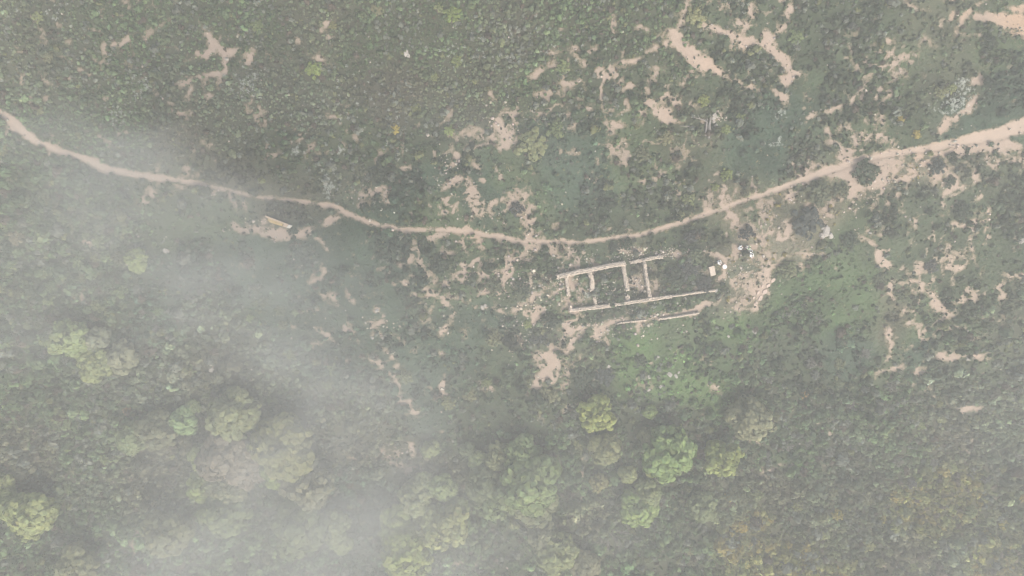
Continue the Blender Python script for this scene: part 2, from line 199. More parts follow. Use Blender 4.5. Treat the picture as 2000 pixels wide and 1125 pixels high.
# ---------------------------------------------------------------- plant cover by place: x, y, shrub share, shrub radius (m), leaf colour, bare flecks
OLV = (.078, .088, .054); GRY = (.086, .099, .066); DRK = (.048, .066, .036); BLU = (.043, .066, .044); GRN = (.055, .090, .037)
BRT = (.072, .122, .040); YEL = (.135, .130, .045); BRN = (.088, .084, .056); MID = (.064, .088, .044)
ZONES = [
 (60,60,.8,.40,OLV,.15),(100,150,.85,.42,GRY,.12),(250,60,.8,.38,MID,.13),(320,170,.85,.38,GRY,.14),(480,60,.9,.36,MID,.12),(520,170,.95,.36,GRY,.10),
 (620,60,.95,.34,OLV,.08),(700,90,1,.33,MID,.02),(850,60,1,.33,MID,0),(900,150,1,.32,OLV,.03),(750,200,1,.36,BRN,.08),(620,210,.9,.38,GRY,.08),(1000,60,1,.33,OLV,.02),(1050,140,.8,.34,MID,.16),
 (1150,40,1,.35,MID,.02),(1200,130,.6,.34,DRK,.20),(1270,40,.9,.36,MID,.05),(1440,20,.4,.32,DRK,.15),(1440,110,.4,.32,DRK,.15),(1600,60,.35,.30,DRK,.06),(1600,150,.15,.28,DRK,.02),(1720,60,.25,.28,DRK,.12),
 (1750,140,.3,.28,MID,.18),(1820,60,.4,.32,OLV,.10),(1920,120,.3,.32,MID,.12),(1850,170,.4,.36,OLV,.10),(1960,180,.12,.28,BLU,.08),
 (80,240,.9,.42,MID,.08),(220,260,.9,.40,MID,.08),(330,260,.8,.38,BRN,.10),(440,250,.85,.40,GRY,.10),(460,330,.5,.36,BRN,.12),(560,280,.75,.40,DRK,.10),(640,340,.6,.38,GRY,.12),(700,280,.7,.40,MID,.10),
 (800,300,.5,.36,DRK,.16),(880,220,.9,.36,OLV,.14),(830,380,.1,.28,BLU,.12),(950,380,.12,.28,BLU,.16),(1000,330,.2,.30,MID,.22),(1080,290,.15,.30,BLU,.14),(1150,340,.08,.26,BLU,.05),
 (1220,300,.25,.32,MID,.16),(1300,340,.4,.36,MID,.16),(1350,280,.4,.36,OLV,.14),(1450,300,.06,.26,BLU,.02),(1540,250,.10,.26,BLU,.05),(1500,330,.06,.26,BLU,.02),(1620,230,.2,.28,DRK,.10),(1700,250,.3,.30,MID,.24),(1780,250,.3,.32,DRK,.08),(1900,250,.10,.28,BLU,.04),
 (40,350,1,.62,MID,.06),(140,380,1,.60,DRK,.04),(60,480,1,.72,MID,.05),(220,430,.8,.50,MID,.08),(170,540,1,.70,DRK,.06),(330,430,.35,.36,MID,.05),(330,520,.5,.45,BLU,.06),(440,440,.25,.34,MID,.08),(480,520,.12,.30,BLU,.06),(560,410,.25,.34,BRN,.05),
 (600,500,.08,.28,BLU,.06),(700,470,.10,.28,BLU,.10),(760,420,.10,.28,BLU,.06),(700,540,.12,.28,BLU,.08),(800,520,.12,.28,BLU,.16),(850,440,.3,.32,MID,.2),(900,540,.15,.30,MID,.24),(980,490,.25,.32,MID,.20),(970,570,.5,.36,MID,.22),(1040,500,.3,.32,MID,.22),
 (1060,570,.3,.30,GRY,.34),(1150,560,.25,.28,MID,.34),(1180,490,.3,.34,DRK,.08),(1260,540,.2,.28,BRN,.26),(1330,530,.9,.42,DRK,.0),(1375,545,.8,.4,DRK,.02),(1350,470,.4,.36,DRK,.10),(1420,460,.25,.30,DRK,.16),(1440,530,.3,.30,GRY,.34),(1500,430,.35,.32,MID,.34),
 (1430,490,.12,.26,(.150,.135,.098),.37),(1490,470,.12,.26,(.150,.135,.098),.37),(1550,470,.10,.26,(.150,.135,.098),.37),(1450,430,.15,.26,(.15,.135,.09),.36),(1600,410,.15,.28,(.15,.135,.09),.34),(1520,420,.15,.28,(.140,.128,.092),.36),(1760,330,.15,.28,(.150,.135,.098),.40),(1850,330,.2,.28,(.140,.128,.092),.36),(1440,560,.12,.26,(.140,.128,.092),.34),
 (1550,380,.35,.32,OLV,.30),(1640,450,.12,.30,MID,.08),(1600,540,.15,.30,GRN,.02),(1700,420,.2,.30,DRK,.14),(1800,400,.4,.34,DRK,.12),(1800,500,.3,.32,DRK,.18),(1900,420,.3,.34,DRK,.12),(1940,500,.15,.30,DRK,.10),
 (40,600,1,.80,DRK,.02),(100,720,1,.66,MID,.02),(40,800,1,.62,MID,.02),(200,620,1,.60,DRK,.04),(300,600,.7,.50,BLU,.05),(300,720,1,.56,GRY,.04),(420,620,.9,.48,GRY,.10),(420,740,1,.52,BRN,.04),(520,680,.9,.48,GRY,.06),(560,600,.3,.36,BLU,.10),(600,760,1,.48,GRY,.03),
 (680,700,.5,.40,BLU,.10),(740,640,.12,.28,BLU,.18),(830,680,.10,.28,BLU,.10),(900,700,.25,.32,BLU,.06),(950,640,.15,.30,BLU,.14),(980,700,.35,.38,DRK,.06),(700,790,1,.46,GRY,.04),(830,790,.25,.34,BLU,.12),(1000,790,.35,.38,DRK,.06),
 (1070,610,.35,.32,MID,.34),(1150,650,.3,.30,MID,.24),(1100,670,.45,.36,OLV,.22),(1200,610,.15,.30,DRK,.10),(1300,600,.08,.28,GRN,.05),(1230,690,.30,.32,BRT,.08),(1330,660,.25,.32,MID,.10),(1300,740,.35,.34,BRT,.07),(1400,690,.35,.32,GRN,.08),(1370,740,.45,.34,BRT,.03),(1440,640,.35,.32,BRT,.04),(1500,640,.4,.34,GRN,.04),
 (1560,560,.2,.30,GRN,.02),(1620,620,.25,.30,GRN,.04),(1680,580,.25,.30,GRN,.02),(1560,700,.35,.34,DRK,.02),(1650,690,.10,.28,BLU,.03),(1480,740,.9,.44,DRK,.02),(1720,620,.2,.30,BRN,.05),(1780,650,.15,.28,MID,.22),(1800,710,.12,.28,BLU,.14),(1900,600,.35,.36,DRK,.10),(1900,680,.5,.38,MID,.16),(1970,650,.6,.40,GRY,.12),
 (60,900,1,.55,BRN,.03),(60,1080,1,.55,MID,.02),(180,880,1,.50,MID,.02),(200,960,1,.48,GRY,.02),(300,940,1,.48,BRN,.03),(170,1040,1,.50,MID,.05),(330,1100,1,.6,MID,.02),(560,820,.9,.5,BRN,.06),(500,1000,1,.55,MID,.05),(700,860,.7,.42,BRN,.14),(660,960,.9,.55,BLU,.04),(720,1000,.9,.55,BLU,.02),(560,1090,1,.6,MID,.06),(700,1080,.9,.6,BLU,.02),
 (860,900,.6,.45,BRN,.12),(900,860,.6,.42,DRK,.10),(1000,1040,.9,.5,MID,.06),(950,1090,.9,.5,MID,.05),(1080,850,.7,.46,MID,.08),(1100,920,.9,.48,MID,.05),(1130,1000,.9,.48,BRN,.05),(1200,850,.8,.48,DRK,.04),(1240,920,.9,.46,MID,.04),(1180,1080,.9,.48,MID,.04),(1300,800,.7,.42,DRK,.03),(1350,840,.8,.44,DRK,.02),
 (1300,960,1,.46,MID,.03),(1350,1060,1,.48,MID,.03),(1420,960,1,.48,OLV,.04),(1440,1040,1,.50,YEL,.06),(1500,800,1,.44,DRK,.02),(1560,840,1,.44,MID,.03),(1600,780,1,.44,DRK,.02),(1540,900,.6,.38,GRN,.05),(1520,960,1,.46,BRN,.04),(1620,920,1,.44,GRY,.03),(1560,1030,1,.46,OLV,.05),(1560,1100,1,.48,YEL,.04),
 (1700,740,.5,.36,MID,.10),(1650,830,.9,.44,MID,.04),(1760,790,.9,.44,MID,.05),(1760,870,1,.46,MID,.03),(1850,760,.8,.44,GRY,.06),(1850,840,.9,.46,BRN,.05),(1960,780,.9,.46,GRY,.04),(1950,880,1,.48,GRY,.03),(1700,960,1,.46,OLV,.03),(1780,1000,1,.48,YEL,.03),(1700,1060,1,.48,OLV,.03),(1880,980,1,.50,YEL,.02),(1880,1060,1,.50,GRY,.02),(1980,1000,1,.50,OLV,.02),(1970,1100,1,.50,YEL,.02),(1780,1100,1,.48,BRN,.03),
]
_z = np.array([(z[0], z[1], z[2], z[3], *z[4], z[5]) for z in ZONES])
ZB = 8                                                 # zone raster step
zx, zy = np.meshgrid(np.arange(PX0, PX1, ZB), np.arange(PY0, PY1, ZB))
wx = zx + (fbm(zx, zy, 90, 3, 4) - .5) * 110; wy = zy + (fbm(zx, zy, 90, 8, 4) - .5) * 110
num = np.zeros(zx.shape + (6,)); den = np.zeros(zx.shape)
for r in _z:
    ww = 1 / ((wx - r[0]) ** 2 + (wy - r[1]) ** 2 + 26 ** 2) ** 2.6
    den += ww; num += ww[..., None] * r[2:]
ZF = num / den[..., None]
def zone(px, py):
    u = np.clip((np.asarray(px) - PX0) / ZB, 0, ZF.shape[1] - 1.001); v = np.clip((np.asarray(py) - PY0) / ZB, 0, ZF.shape[0] - 1.001)
    i = u.astype(int); j = v.astype(int); fu = (u - i)[..., None]; fv = (v - j)[..., None]
    return (ZF[j, i] * (1 - fu) + ZF[j, i + 1] * fu) * (1 - fv) + (ZF[j + 1, i] * (1 - fu) + ZF[j + 1, i + 1] * fu) * fv
def soil_at(x, y, px, py):
    """0..1, over about .5 the ground is bare"""
    s = sample(SOILF, px, py); p = sample(PATHF, px, py); z = zone(px, py)
    n1 = fbm(x, y, 1.3, 5, 3, .7); n2 = fbm(x, y, 4.5, 9, 2)
    v = s + (n1 - .54) * 1.55 * sstep(.02, .3, s) * (1 - .4 * sstep(.85, 1, s))
    nr = sample(NEARF, px, py); rg = 1 - np.abs(fbm(x, y, 2.6, 7, 4, .6) * 2 - 1) * 4.2
    v = np.maximum(v, nr * 1.1 * sstep(.25, .8, rg) * sstep(.40, .54, n1))
    rg2 = 1 - np.abs(fbm(x, y, 4.6, 3, 4, .62) * 2 - 1) * 6.0
    v = np.maximum(v, .95 * sstep(.07, .20, z[..., 5]) * sstep(.35, .85, rg2) * sstep(.44, .56, fbm(x, y, 2.2, 1, 3)))
    fl = (n1 * .6 + n2 * .4)
    v = np.maximum(v, sstep(.0, .12, fl - (.69 - z[..., 5] * .68)) * .66)
    v = np.maximum(v, p + (n1 - .5) * .9 * sstep(.01, .2, p) * (1 - .6 * sstep(.7, 1, p)))
    return v, p, z

# ---------------------------------------------------------------- materials
def new_mat(name):
    m = bpy.data.materials.new(name); m.use_nodes = True
    nt = m.node_tree; nt.nodes.clear(); return m, nt
def nd(nt, typ, **kw):
    n = nt.nodes.new(typ)
    for k, v in kw.items():
        if k in n.bl_rna.properties: setattr(n, k, v)
        else: n.inputs[k].default_value = v
    return n
def math_node(nt, op, a, b=None, c=None):
    n = nt.nodes.new('ShaderNodeMath'); n.operation = op
    for i, v in enumerate((a, b, c)):
        if v is None: continue
        if isinstance(v, (int, float)): n.inputs[i].default_value = v
        else: nt.links.new(v, n.inputs[i])
    return n.outputs[0]
def mixc(nt, f, a, b, mode='MIX'):
    n = nt.nodes.new('ShaderNodeMix'); n.data_type = 'RGBA'; n.blend_type = mode
    for s, v in ((n.inputs[0], f), (n.inputs[6], a), (n.inputs[7], b)):
        if isinstance(v, (int, float)): s.default_value = v
        elif isinstance(v, tuple): s.default_value = (*v, 1)
        else: nt.links.new(v, s)
    return n.outputs[2]
def noise_node(nt, vec, scale, detail=3, rough=.55):
    n = nt.nodes.new('ShaderNodeTexNoise'); n.inputs['Scale'].default_value = scale; n.inputs['Detail'].default_value = detail; n.inputs['Roughness'].default_value = rough
    if vec is not None: nt.links.new(vec, n.inputs['Vector'])
    return n
def leaf_material(name, instanced):
    m, nt = new_mat(name)
    out = nd(nt, 'ShaderNodeOutputMaterial')
    if instanced:
        a = nd(nt, 'ShaderNodeAttribute', attribute_type='INSTANCER', attribute_name='tint'); base = a.outputs['Color']
    else:
        a = nd(nt, 'ShaderNodeObjectInfo'); base = a.outputs['Color']
    sh = nd(nt, 'ShaderNodeAttribute', attribute_type='GEOMETRY', attribute_name='leafvar')
    col = mixc(nt, 1.0, base, sh.outputs['Color'], 'MULTIPLY')
    geo = nd(nt, 'ShaderNodeNewGeometry')
    nz = noise_node(nt, geo.outputs['Position'], 1.1, 3)
    k = math_node(nt, 'MULTIPLY_ADD', nz.outputs['Fac'], 1.5, .25)
    comb = nd(nt, 'ShaderNodeCombineColor')
    for i in range(3): nt.links.new(k, comb.inputs[i])
    col = mixc(nt, 1.0, col, comb.outputs[0], 'MULTIPLY')
    df = nd(nt, 'ShaderNodeBsdfPrincipled', Roughness=.62); df.inputs['Specular IOR Level'].default_value = .28
    tr = nd(nt, 'ShaderNodeBsdfTranslucent'); mx = nd(nt, 'ShaderNodeMixShader'); mx.inputs[0].default_value = .22
    nt.links.new(col, df.inputs['Base Color']); nt.links.new(col, tr.inputs['Color'])
    nt.links.new(df.outputs[0], mx.inputs[1]); nt.links.new(tr.outputs[0], mx.inputs[2]); nt.links.new(mx.outputs[0], out.inputs['Surface'])
    return m
def solid_material(name, c1, c2, scale=3.0, rough=.85, bump=.3, objcol=False, inst=False):
    m, nt = new_mat(name)
    out = nd(nt, 'ShaderNodeOutputMaterial'); b = nd(nt, 'ShaderNodeBsdfPrincipled', Roughness=rough); b.inputs['Specular IOR Level'].default_value = .2
    geo = nd(nt, 'ShaderNodeNewGeometry')
    n = noise_node(nt, geo.outputs['Position'], scale, 5); n2 = noise_node(nt, geo.outputs['Position'], scale * 5, 3)
    f = math_node(nt, 'MULTIPLY_ADD', n2.outputs['Fac'], .6, math_node(nt, 'MULTIPLY_ADD', n.outputs['Fac'], 1.6, -.6))
    f = math_node(nt, 'MINIMUM', math_node(nt, 'MAXIMUM', f, 0.0), 1.0)
    c = mixc(nt, f, c1, c2)
    if objcol:
        oi = nd(nt, 'ShaderNodeObjectInfo'); c = mixc(nt, 1.0, c, oi.outputs['Color'], 'MULTIPLY')
    if inst:
        a = nd(nt, 'ShaderNodeAttribute', attribute_type='INSTANCER', attribute_name='tint'); c = mixc(nt, 1.0, c, a.outputs['Color'], 'MULTIPLY')
    nt.links.new(c, b.inputs['Base Color'])
    if bump:
        bp = nd(nt, 'ShaderNodeBump', Strength=bump, Distance=.03); nt.links.new(n2.outputs['Fac'], bp.inputs['Height']); nt.links.new(bp.outputs[0], b.inputs['Normal'])
    nt.links.new(b.outputs[0], out.inputs['Surface'])
    return m
M_LEAFI = leaf_material('leaves_massed', True)
M_LEAF = leaf_material('leaves', False)
M_BARK = solid_material('bark', (.11, .09, .07), (.20, .17, .14), 4)
M_DEADWOOD = solid_material('weathered_wood', (.13, .115, .10), (.29, .265, .24), 5)
M_STONE = solid_material('wall_stone', (.37, .305, .24), (.56, .475, .39), 2.2, .9, .4)
M_ROCK = solid_material('rock', (.25, .225, .20), (.43, .395, .35), 2.5, .9, .4)
M_RUBBLE = solid_material('rubble_stone', (.27, .235, .195), (.50, .43, .36), 3, .9, .3, inst=True)
M_OCHRE = solid_material('ochre_render', (.38, .26, .10), (.52, .39, .18), 3, .9, .3)
M_COPING = solid_material('tan_render', (.40, .29, .20), (.54, .42, .31), 3, .9, .3)
M_PALE = solid_material('pale_render', (.50, .46, .40), (.64, .60, .54), 3, .9, .2)
M_DISC = solid_material('pale_disc', (.78, .68, .62), (.84, .75, .69), 2, .7, .05)
M_PETAL = solid_material('petals', (.36, .38, .32), (.50, .51, .45), 3, .7, 0)
M_SKIN = solid_material('skin', (.40, .24, .16), (.45, .28, .19), 3, .6, 0)
M_WHITE = solid_material('white_cloth', (.80, .80, .78), (.84, .84, .82), 3, .8, 0)
M_VEST = solid_material('pale_green_cloth', (.66, .80, .52), (.72, .84, .58), 3, .8, 0)
M_DARK = solid_material('dark_cloth', (.03, .03, .035), (.05, .05, .055), 3, .8, 0)
M_HAIR = solid_material('dark_hair', (.015, .012, .01), (.03, .024, .02), 3, .6, 0)

# ground
M_GROUND, nt = new_mat('hillside_soil_and_turf')
out = nd(nt, 'ShaderNodeOutputMaterial'); b = nd(nt, 'ShaderNodeBsdfPrincipled', Roughness=.95); b.inputs['Specular IOR Level'].default_value = .1
geo = nd(nt, 'ShaderNodeNewGeometry'); pos = geo.outputs['Position']
a_s = nd(nt, 'ShaderNodeAttribute', attribute_name='soil'); a_t = nd(nt, 'ShaderNodeAttribute', attribute_name='turf'); a_p = nd(nt, 'ShaderNodeAttribute', attribute_name='trodden'); a_o = nd(nt, 'ShaderNodeAttribute', attribute_name='orange')
nf = noise_node(nt, pos, 2.6, 4, .6); nff = noise_node(nt, pos, 7.5, 3, .6); nl = noise_node(nt, pos, .22, 4, .55)
v = math_node(nt, 'MULTIPLY_ADD', math_node(nt, 'SUBTRACT', nf.outputs['Fac'], .5), .75, a_s.outputs['Fac'])
v = math_node(nt, 'MULTIPLY_ADD', math_node(nt, 'SUBTRACT', nff.outputs['Fac'], .5), .55, v)
mr = nd(nt, 'ShaderNodeMapRange', interpolation_type='SMOOTHSTEP'); mr.inputs[1].default_value = .38; mr.inputs[2].default_value = .80
nt.links.new(v, mr.inputs[0])
soil = mixc(nt, nl.outputs['Fac'], (.315, .238, .184), (.375, .297, .236))
soil = mixc(nt, a_o.outputs['Fac'], soil, (.46, .29, .165))
rd = nd(nt, 'ShaderNodeMapRange'); rd.inputs[1].default_value = .45; rd.inputs[2].default_value = .75; nt.links.new(nf.outputs['Fac'], rd.inputs[0])
soil = mixc(nt, math_node(nt, 'MULTIPLY', rd.outputs[0], .45), soil, (.235, .165, .122))
pb = nd(nt, 'ShaderNodeMapRange'); pb.inputs[1].default_value = .60; pb.inputs[2].default_value = .72; nt.links.new(nff.outputs['Fac'], pb.inputs[0])
soil = mixc(nt, math_node(nt, 'MULTIPLY', pb.outputs[0], .5), soil, (.44, .37, .30))
path_c = mixc(nt, nf.outputs['Fac'], (.27, .20, .152), (.385, .30, .235))
ctr = nd(nt, 'ShaderNodeMapRange'); ctr.inputs[1].default_value = .65; ctr.inputs[2].default_value = .98; nt.links.new(a_p.outputs['Fac'], ctr.inputs[0])
path_c = mixc(nt, math_node(nt, 'MULTIPLY', ctr.outputs[0], .6), path_c, (.43, .34, .27))
soil = mixc(nt, math_node(nt, 'MULTIPLY', a_p.outputs['Fac'], .8), soil, path_c)
tv = mixc(nt, nff.outputs['Fac'], (.5, .5, .45), (1.7, 1.7, 1.7))
turf = mixc(nt, 1.0, a_t.outputs['Color'], tv, 'MULTIPLY')
mr2 = nd(nt, 'ShaderNodeMapRange', interpolation_type='SMOOTHSTEP'); mr2.inputs[1].default_value = .22; mr2.inputs[2].default_value = .50; nt.links.new(v, mr2.inputs[0])
thin = mixc(nt, nff.outputs['Fac'], (.12, .105, .062), (.27, .215, .15))
turf = mixc(nt, math_node(nt, 'MULTIPLY', mr2.outputs[0], .85), turf, thin)
col = mixc(nt, mr.outputs[0], turf, soil)
nt.links.new(col, b.inputs['Base Color'])
bp = nd(nt, 'ShaderNodeBump', Strength=.5, Distance=.08); nt.links.new(nff.outputs['Fac'], bp.inputs['Height']); nt.links.new(bp.outputs[0], b.inputs['Normal'])
nt.links.new(b.outputs[0], out.inputs['Surface'])

# ---------------------------------------------------------------- mesh helpers
def link(o, parent=None):
    COL.objects.link(o)
    if parent is not None: o.parent = parent
    return o
def np_mesh(name, verts, faces, mat=None, smooth=False):
    me = bpy.data.meshes.new(name)
    verts = np.asarray(verts, np.float32); faces = np.asarray(faces, np.int32)
    n, k = faces.shape
    me.vertices.add(len(verts)); me.vertices.foreach_set('co', verts.ravel())
    me.loops.add(n * k); me.loops.foreach_set('vertex_index', faces.ravel())
    me.polygons.add(n); me.polygons.foreach_set('loop_start', np.arange(0, n * k, k, dtype=np.int32)); me.polygons.foreach_set('loop_total', np.full(n, k, np.int32))
    if smooth: me.polygons.foreach_set('use_smooth', np.ones(n, bool))
    me.update(calc_edges=True)
    if mat: me.materials.append(mat)
    return me
def tag(o, label=None, category=None, group=None, kind=None):
    if label: o['label'] = label
    if category: o['category'] = category
    if group: o['group'] = group
    if kind or category: o['kind'] = kind or 'thing'
    return o
def empty(name, loc, rz=0.0, s=1.0):
    o = bpy.data.objects.new(name, None); COL.objects.link(o); o.location = loc; o.rotation_euler = (0, 0, rz); o.scale = (s, s, s); o.empty_display_size = .3
    return o

# ---------------------------------------------------------------- ground sheet and footpath
STEP = .27
fx = np.arange(-96, 96.01, STEP); fy = np.arange(-66, 60.01, STEP)
def grow(a, far):
    o = []; s = STEP; x = a
    while x < far: s = min(s * 1.35, 12); x += s; o.append(x)
    return np.array(o)
xs = np.concatenate([-grow(96, 260)[::-1], fx, grow(96, 260)]); ys = np.concatenate([-grow(66, 260)[::-1], fy, grow(60, 260)])
X, Y = np.meshgrid(xs, ys); Z = terrain(X, Y)
PX, PY = to_px(X, Y, Z)
sv, pv, zz = soil_at(X, Y, PX, PY)
Z = Z - .10 * sstep(.3, .8, pv) - .04 * sstep(.3, .7, sv)
NX, NY = len(xs), len(ys)
idx = np.arange(NX * NY).reshape(NY, NX)
quads = np.stack([idx[:-1, :-1], idx[:-1, 1:], idx[1:, 1:], idx[1:, :-1]], -1).reshape(-1, 4)
pc = (pv[:-1, :-1] + pv[:-1, 1:] + pv[1:, 1:] + pv[1:, :-1]).reshape(-1) / 4
allv = np.stack([X, Y, Z], -1).reshape(-1, 3)
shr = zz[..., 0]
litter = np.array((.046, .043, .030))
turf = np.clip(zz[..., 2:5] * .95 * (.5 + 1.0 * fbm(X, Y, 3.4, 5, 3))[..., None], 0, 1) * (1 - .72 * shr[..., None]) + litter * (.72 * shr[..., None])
org = np.zeros_like(sv)
for (ox, oy, orr, oa) in ((1990, 45, 45, .5), (1870, 0, 40, .4), (262, 300, 60, .12), (1400, 145, 60, .1), (1380, 696, 14, .8), (1378, 951, 8, .8), (930, 455, 30, .3), (1800, 290, 60, .18)):
    org = np.maximum(org, oa * np.exp(-((PX - ox) ** 2 + (PY - oy) ** 2) / orr ** 2))
def sub_sheet(name, q):
    used, inv = np.unique(q, return_inverse=True)
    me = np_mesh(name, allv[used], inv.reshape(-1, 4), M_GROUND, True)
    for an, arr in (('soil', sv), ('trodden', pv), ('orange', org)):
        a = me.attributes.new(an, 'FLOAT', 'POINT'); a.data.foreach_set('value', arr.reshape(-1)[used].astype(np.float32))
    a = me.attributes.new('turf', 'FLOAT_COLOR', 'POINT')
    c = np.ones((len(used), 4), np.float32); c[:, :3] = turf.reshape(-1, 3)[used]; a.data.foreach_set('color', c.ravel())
    o = link(bpy.data.objects.new(name, me)); tag(o, kind='structure'); return o
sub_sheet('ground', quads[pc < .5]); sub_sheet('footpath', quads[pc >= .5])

# ---------------------------------------------------------------- leafy prototypes
def leaf_cloud(P, N, size, r, aspect=1.5, var=.35):
    """rhombus leaves at P facing N (both n x 3): vertices, faces and a tint per leaf"""
    n = len(P)
    t = r.normal(size=(n, 3)); t -= (t * N).sum(1, keepdims=True) * N; t /= np.linalg.norm(t, axis=1, keepdims=True) + 1e-9
    bvec = np.cross(N, t); s = (size * r.uniform(.65, 1.35, n))[:, None]
    droop = N * s * .25
    V = np.stack([P - t * s * aspect * .5 - droop * .4, P + bvec * s * .5, P + t * s * aspect * .5 - droop * .4, P - bvec * s * .5], 1).reshape(-1, 3)
    F = np.arange(4 * n).reshape(n, 4)
    g = r.uniform(1 - var, 1 + var, n); w = r.normal(0, .045, n)
    C = np.stack([g * (1 + w), g, g * (1 - w * 1.2)], 1)
    return V, F, C
def unit(v): return v / (np.linalg.norm(v, axis=-1, keepdims=True) + 1e-9)
def leaf_mesh(name, V, F, C, mat):
    me = np_mesh(name, V, F, mat)
    a = me.attributes.new('leafvar', 'FLOAT_COLOR', 'FACE')
    c = np.ones((len(F), 4), np.float32); c[:, :3] = np.clip(C, 0, 3); a.data.foreach_set('color', c.ravel())
    return me
def shrub_geo(seed, nclump=9, per=12, leaf=.30, flat=.75, spread=.62, core=True):
    r = np.random.default_rng(seed); Ps, Ns = [], []
    for i in range(nclump):
        a = r.uniform(0, 2 * math.pi); q = math.sqrt((i + .3) / nclump) * spread
        c = np.array((q * math.cos(a), q * math.sin(a), (flat * math.sqrt(max(.05, 1 - (q / 1.0) ** 2)) * r.uniform(.65, 1.1)) - .15)); cr = r.uniform(.26, .42)
        d = unit(r.normal(size=(per, 3)) + np.array((0, 0, .55))); Ps.append(c + d * cr * r.uniform(.75, 1.05, (per, 1))); Ns.append(unit(d * .6 + unit(Ps[-1] * np.array((1, 1, .8))) * .9 + r.normal(0, .20, (per, 3)) + np.array((0, 0, .1))))
    V, F, C = leaf_cloud(np.concatenate(Ps), np.concatenate(Ns), leaf, r, 1.5, .16)
    return V, F, C
def bush_geo(seed, n=26, per=22, leaf=.15, tall=.95):
    r = np.random.default_rng(seed); Ps, Ns = [], []
    for i in range(n):
        a = i * 2.39996 + r.normal(0, .25); q = math.sqrt((i + .4) / n) * .84
        lob = 1 + .12 * math.sin(3 * a + seed) + .08 * math.sin(5 * a + 2 * seed)
        c = np.array((q * lob * math.cos(a), q * lob * math.sin(a), tall * math.sqrt(max(.06, 1 - q * q)) * r.uniform(.78, 1.06) - .1)); cr = r.uniform(.17, .27)
        d = unit(r.normal(size=(per, 3)) + np.array((0, 0, .5))); Ps.append(c + d * cr * r.uniform(.7, 1.05, (per, 1))); Ns.append(unit(d + r.normal(0, .20, (per, 3)) + np.array((0, 0, .1))))
    return leaf_cloud(np.concatenate(Ps), np.concatenate(Ns), leaf, r, 1.5, .18)
def crown_geo(seed, nl=6, sub=24, per=13, leaf=.115):
    """crown of a broadleaf tree of radius about 1: a few big lobes, each a cauliflower of leaf clumps"""
    r = np.random.default_rng(seed); Ps, Ns = [], []
    for l in range(nl):
        a = l * 2 * math.pi / max(1, nl - 1) + r.normal(0, .3); q = r.uniform(.42, .62) if l else .05
        c = np.array((q * math.cos(a), q * math.sin(a), r.uniform(1.0, 1.35) if l else 1.5)); lr = r.uniform(.36, .52) if l else .5
        for s in range(sub):
            d0 = unit(r.normal(size=3) + np.array((0, 0, .45))); d0[2] *= .85
            cc = c + d0 * lr * r.uniform(.8, 1.05); cr = r.uniform(.11, .18)
            d = unit(r.normal(size=(per, 3)) + d0 * .6); Ps.append(cc + d * cr); Ns.append(unit(d + d0 * .4 + r.normal(0, .20, (per, 3)) + np.array((0, 0, .1))))
    return leaf_cloud(np.concatenate(Ps), np.concatenate(Ns), leaf, r, 1.5, .18)
def tuft_geo(seed, n=26, flat=.35, wid=.16):
    r = np.random.default_rng(seed)
    a = r.uniform(0, 2 * math.pi, n); q = np.sqrt(r.uniform(0, 1, n)) * .7
    base = np.stack([q * np.cos(a), q * np.sin(a), np.zeros(n)], 1)
    lean = np.stack([np.cos(a + r.normal(0, .7, n)), np.sin(a + r.normal(0, .7, n)), r.uniform(.25, 1.1, n)], 1) * r.uniform(.3, .6, (n, 1)) ; lean[:, 2] *= flat * 2
    side = np.stack([-np.sin(a), np.cos(a), r.normal(0, .1, n)], 1) * wid
    V = np.stack([base - side * .5, base + side * .5, base + lean + side * .35, base + lean * 1.05 - side * .35], 1).reshape(-1, 3)
    g = r.uniform(.7, 1.3, n); C = np.stack([g * r.uniform(.9, 1.15, n), g, g * r.uniform(.8, 1.1, n)], 1)
    return V, np.arange(4 * n).reshape(n, 4), C
def stone_geo(seed, bumps=.22):
    r = np.random.default_rng(seed); bm = bmesh.new(); bmesh.ops.create_icosphere(bm, subdivisions=1, radius=1)
    for v in bm.verts:
        v.co = Vector([math.copysign(abs(c) ** .7, c) for c in v.co]) * (1 + r.normal(0, bumps))
        v.co.z *= .62; v.co.y *= .8
    V = np.array([v.co[:] for v in bm.verts]); F = np.array([[v.index for v in f.verts] for f in bm.faces]); bm.free()
    return V, F
def proto_collection(name, meshes):
    c = bpy.data.collections.new(name)
    for i, me in enumerate(meshes):
        o = bpy.data.objects.new(f'{name}_source', me); c.objects.link(o)
    return c
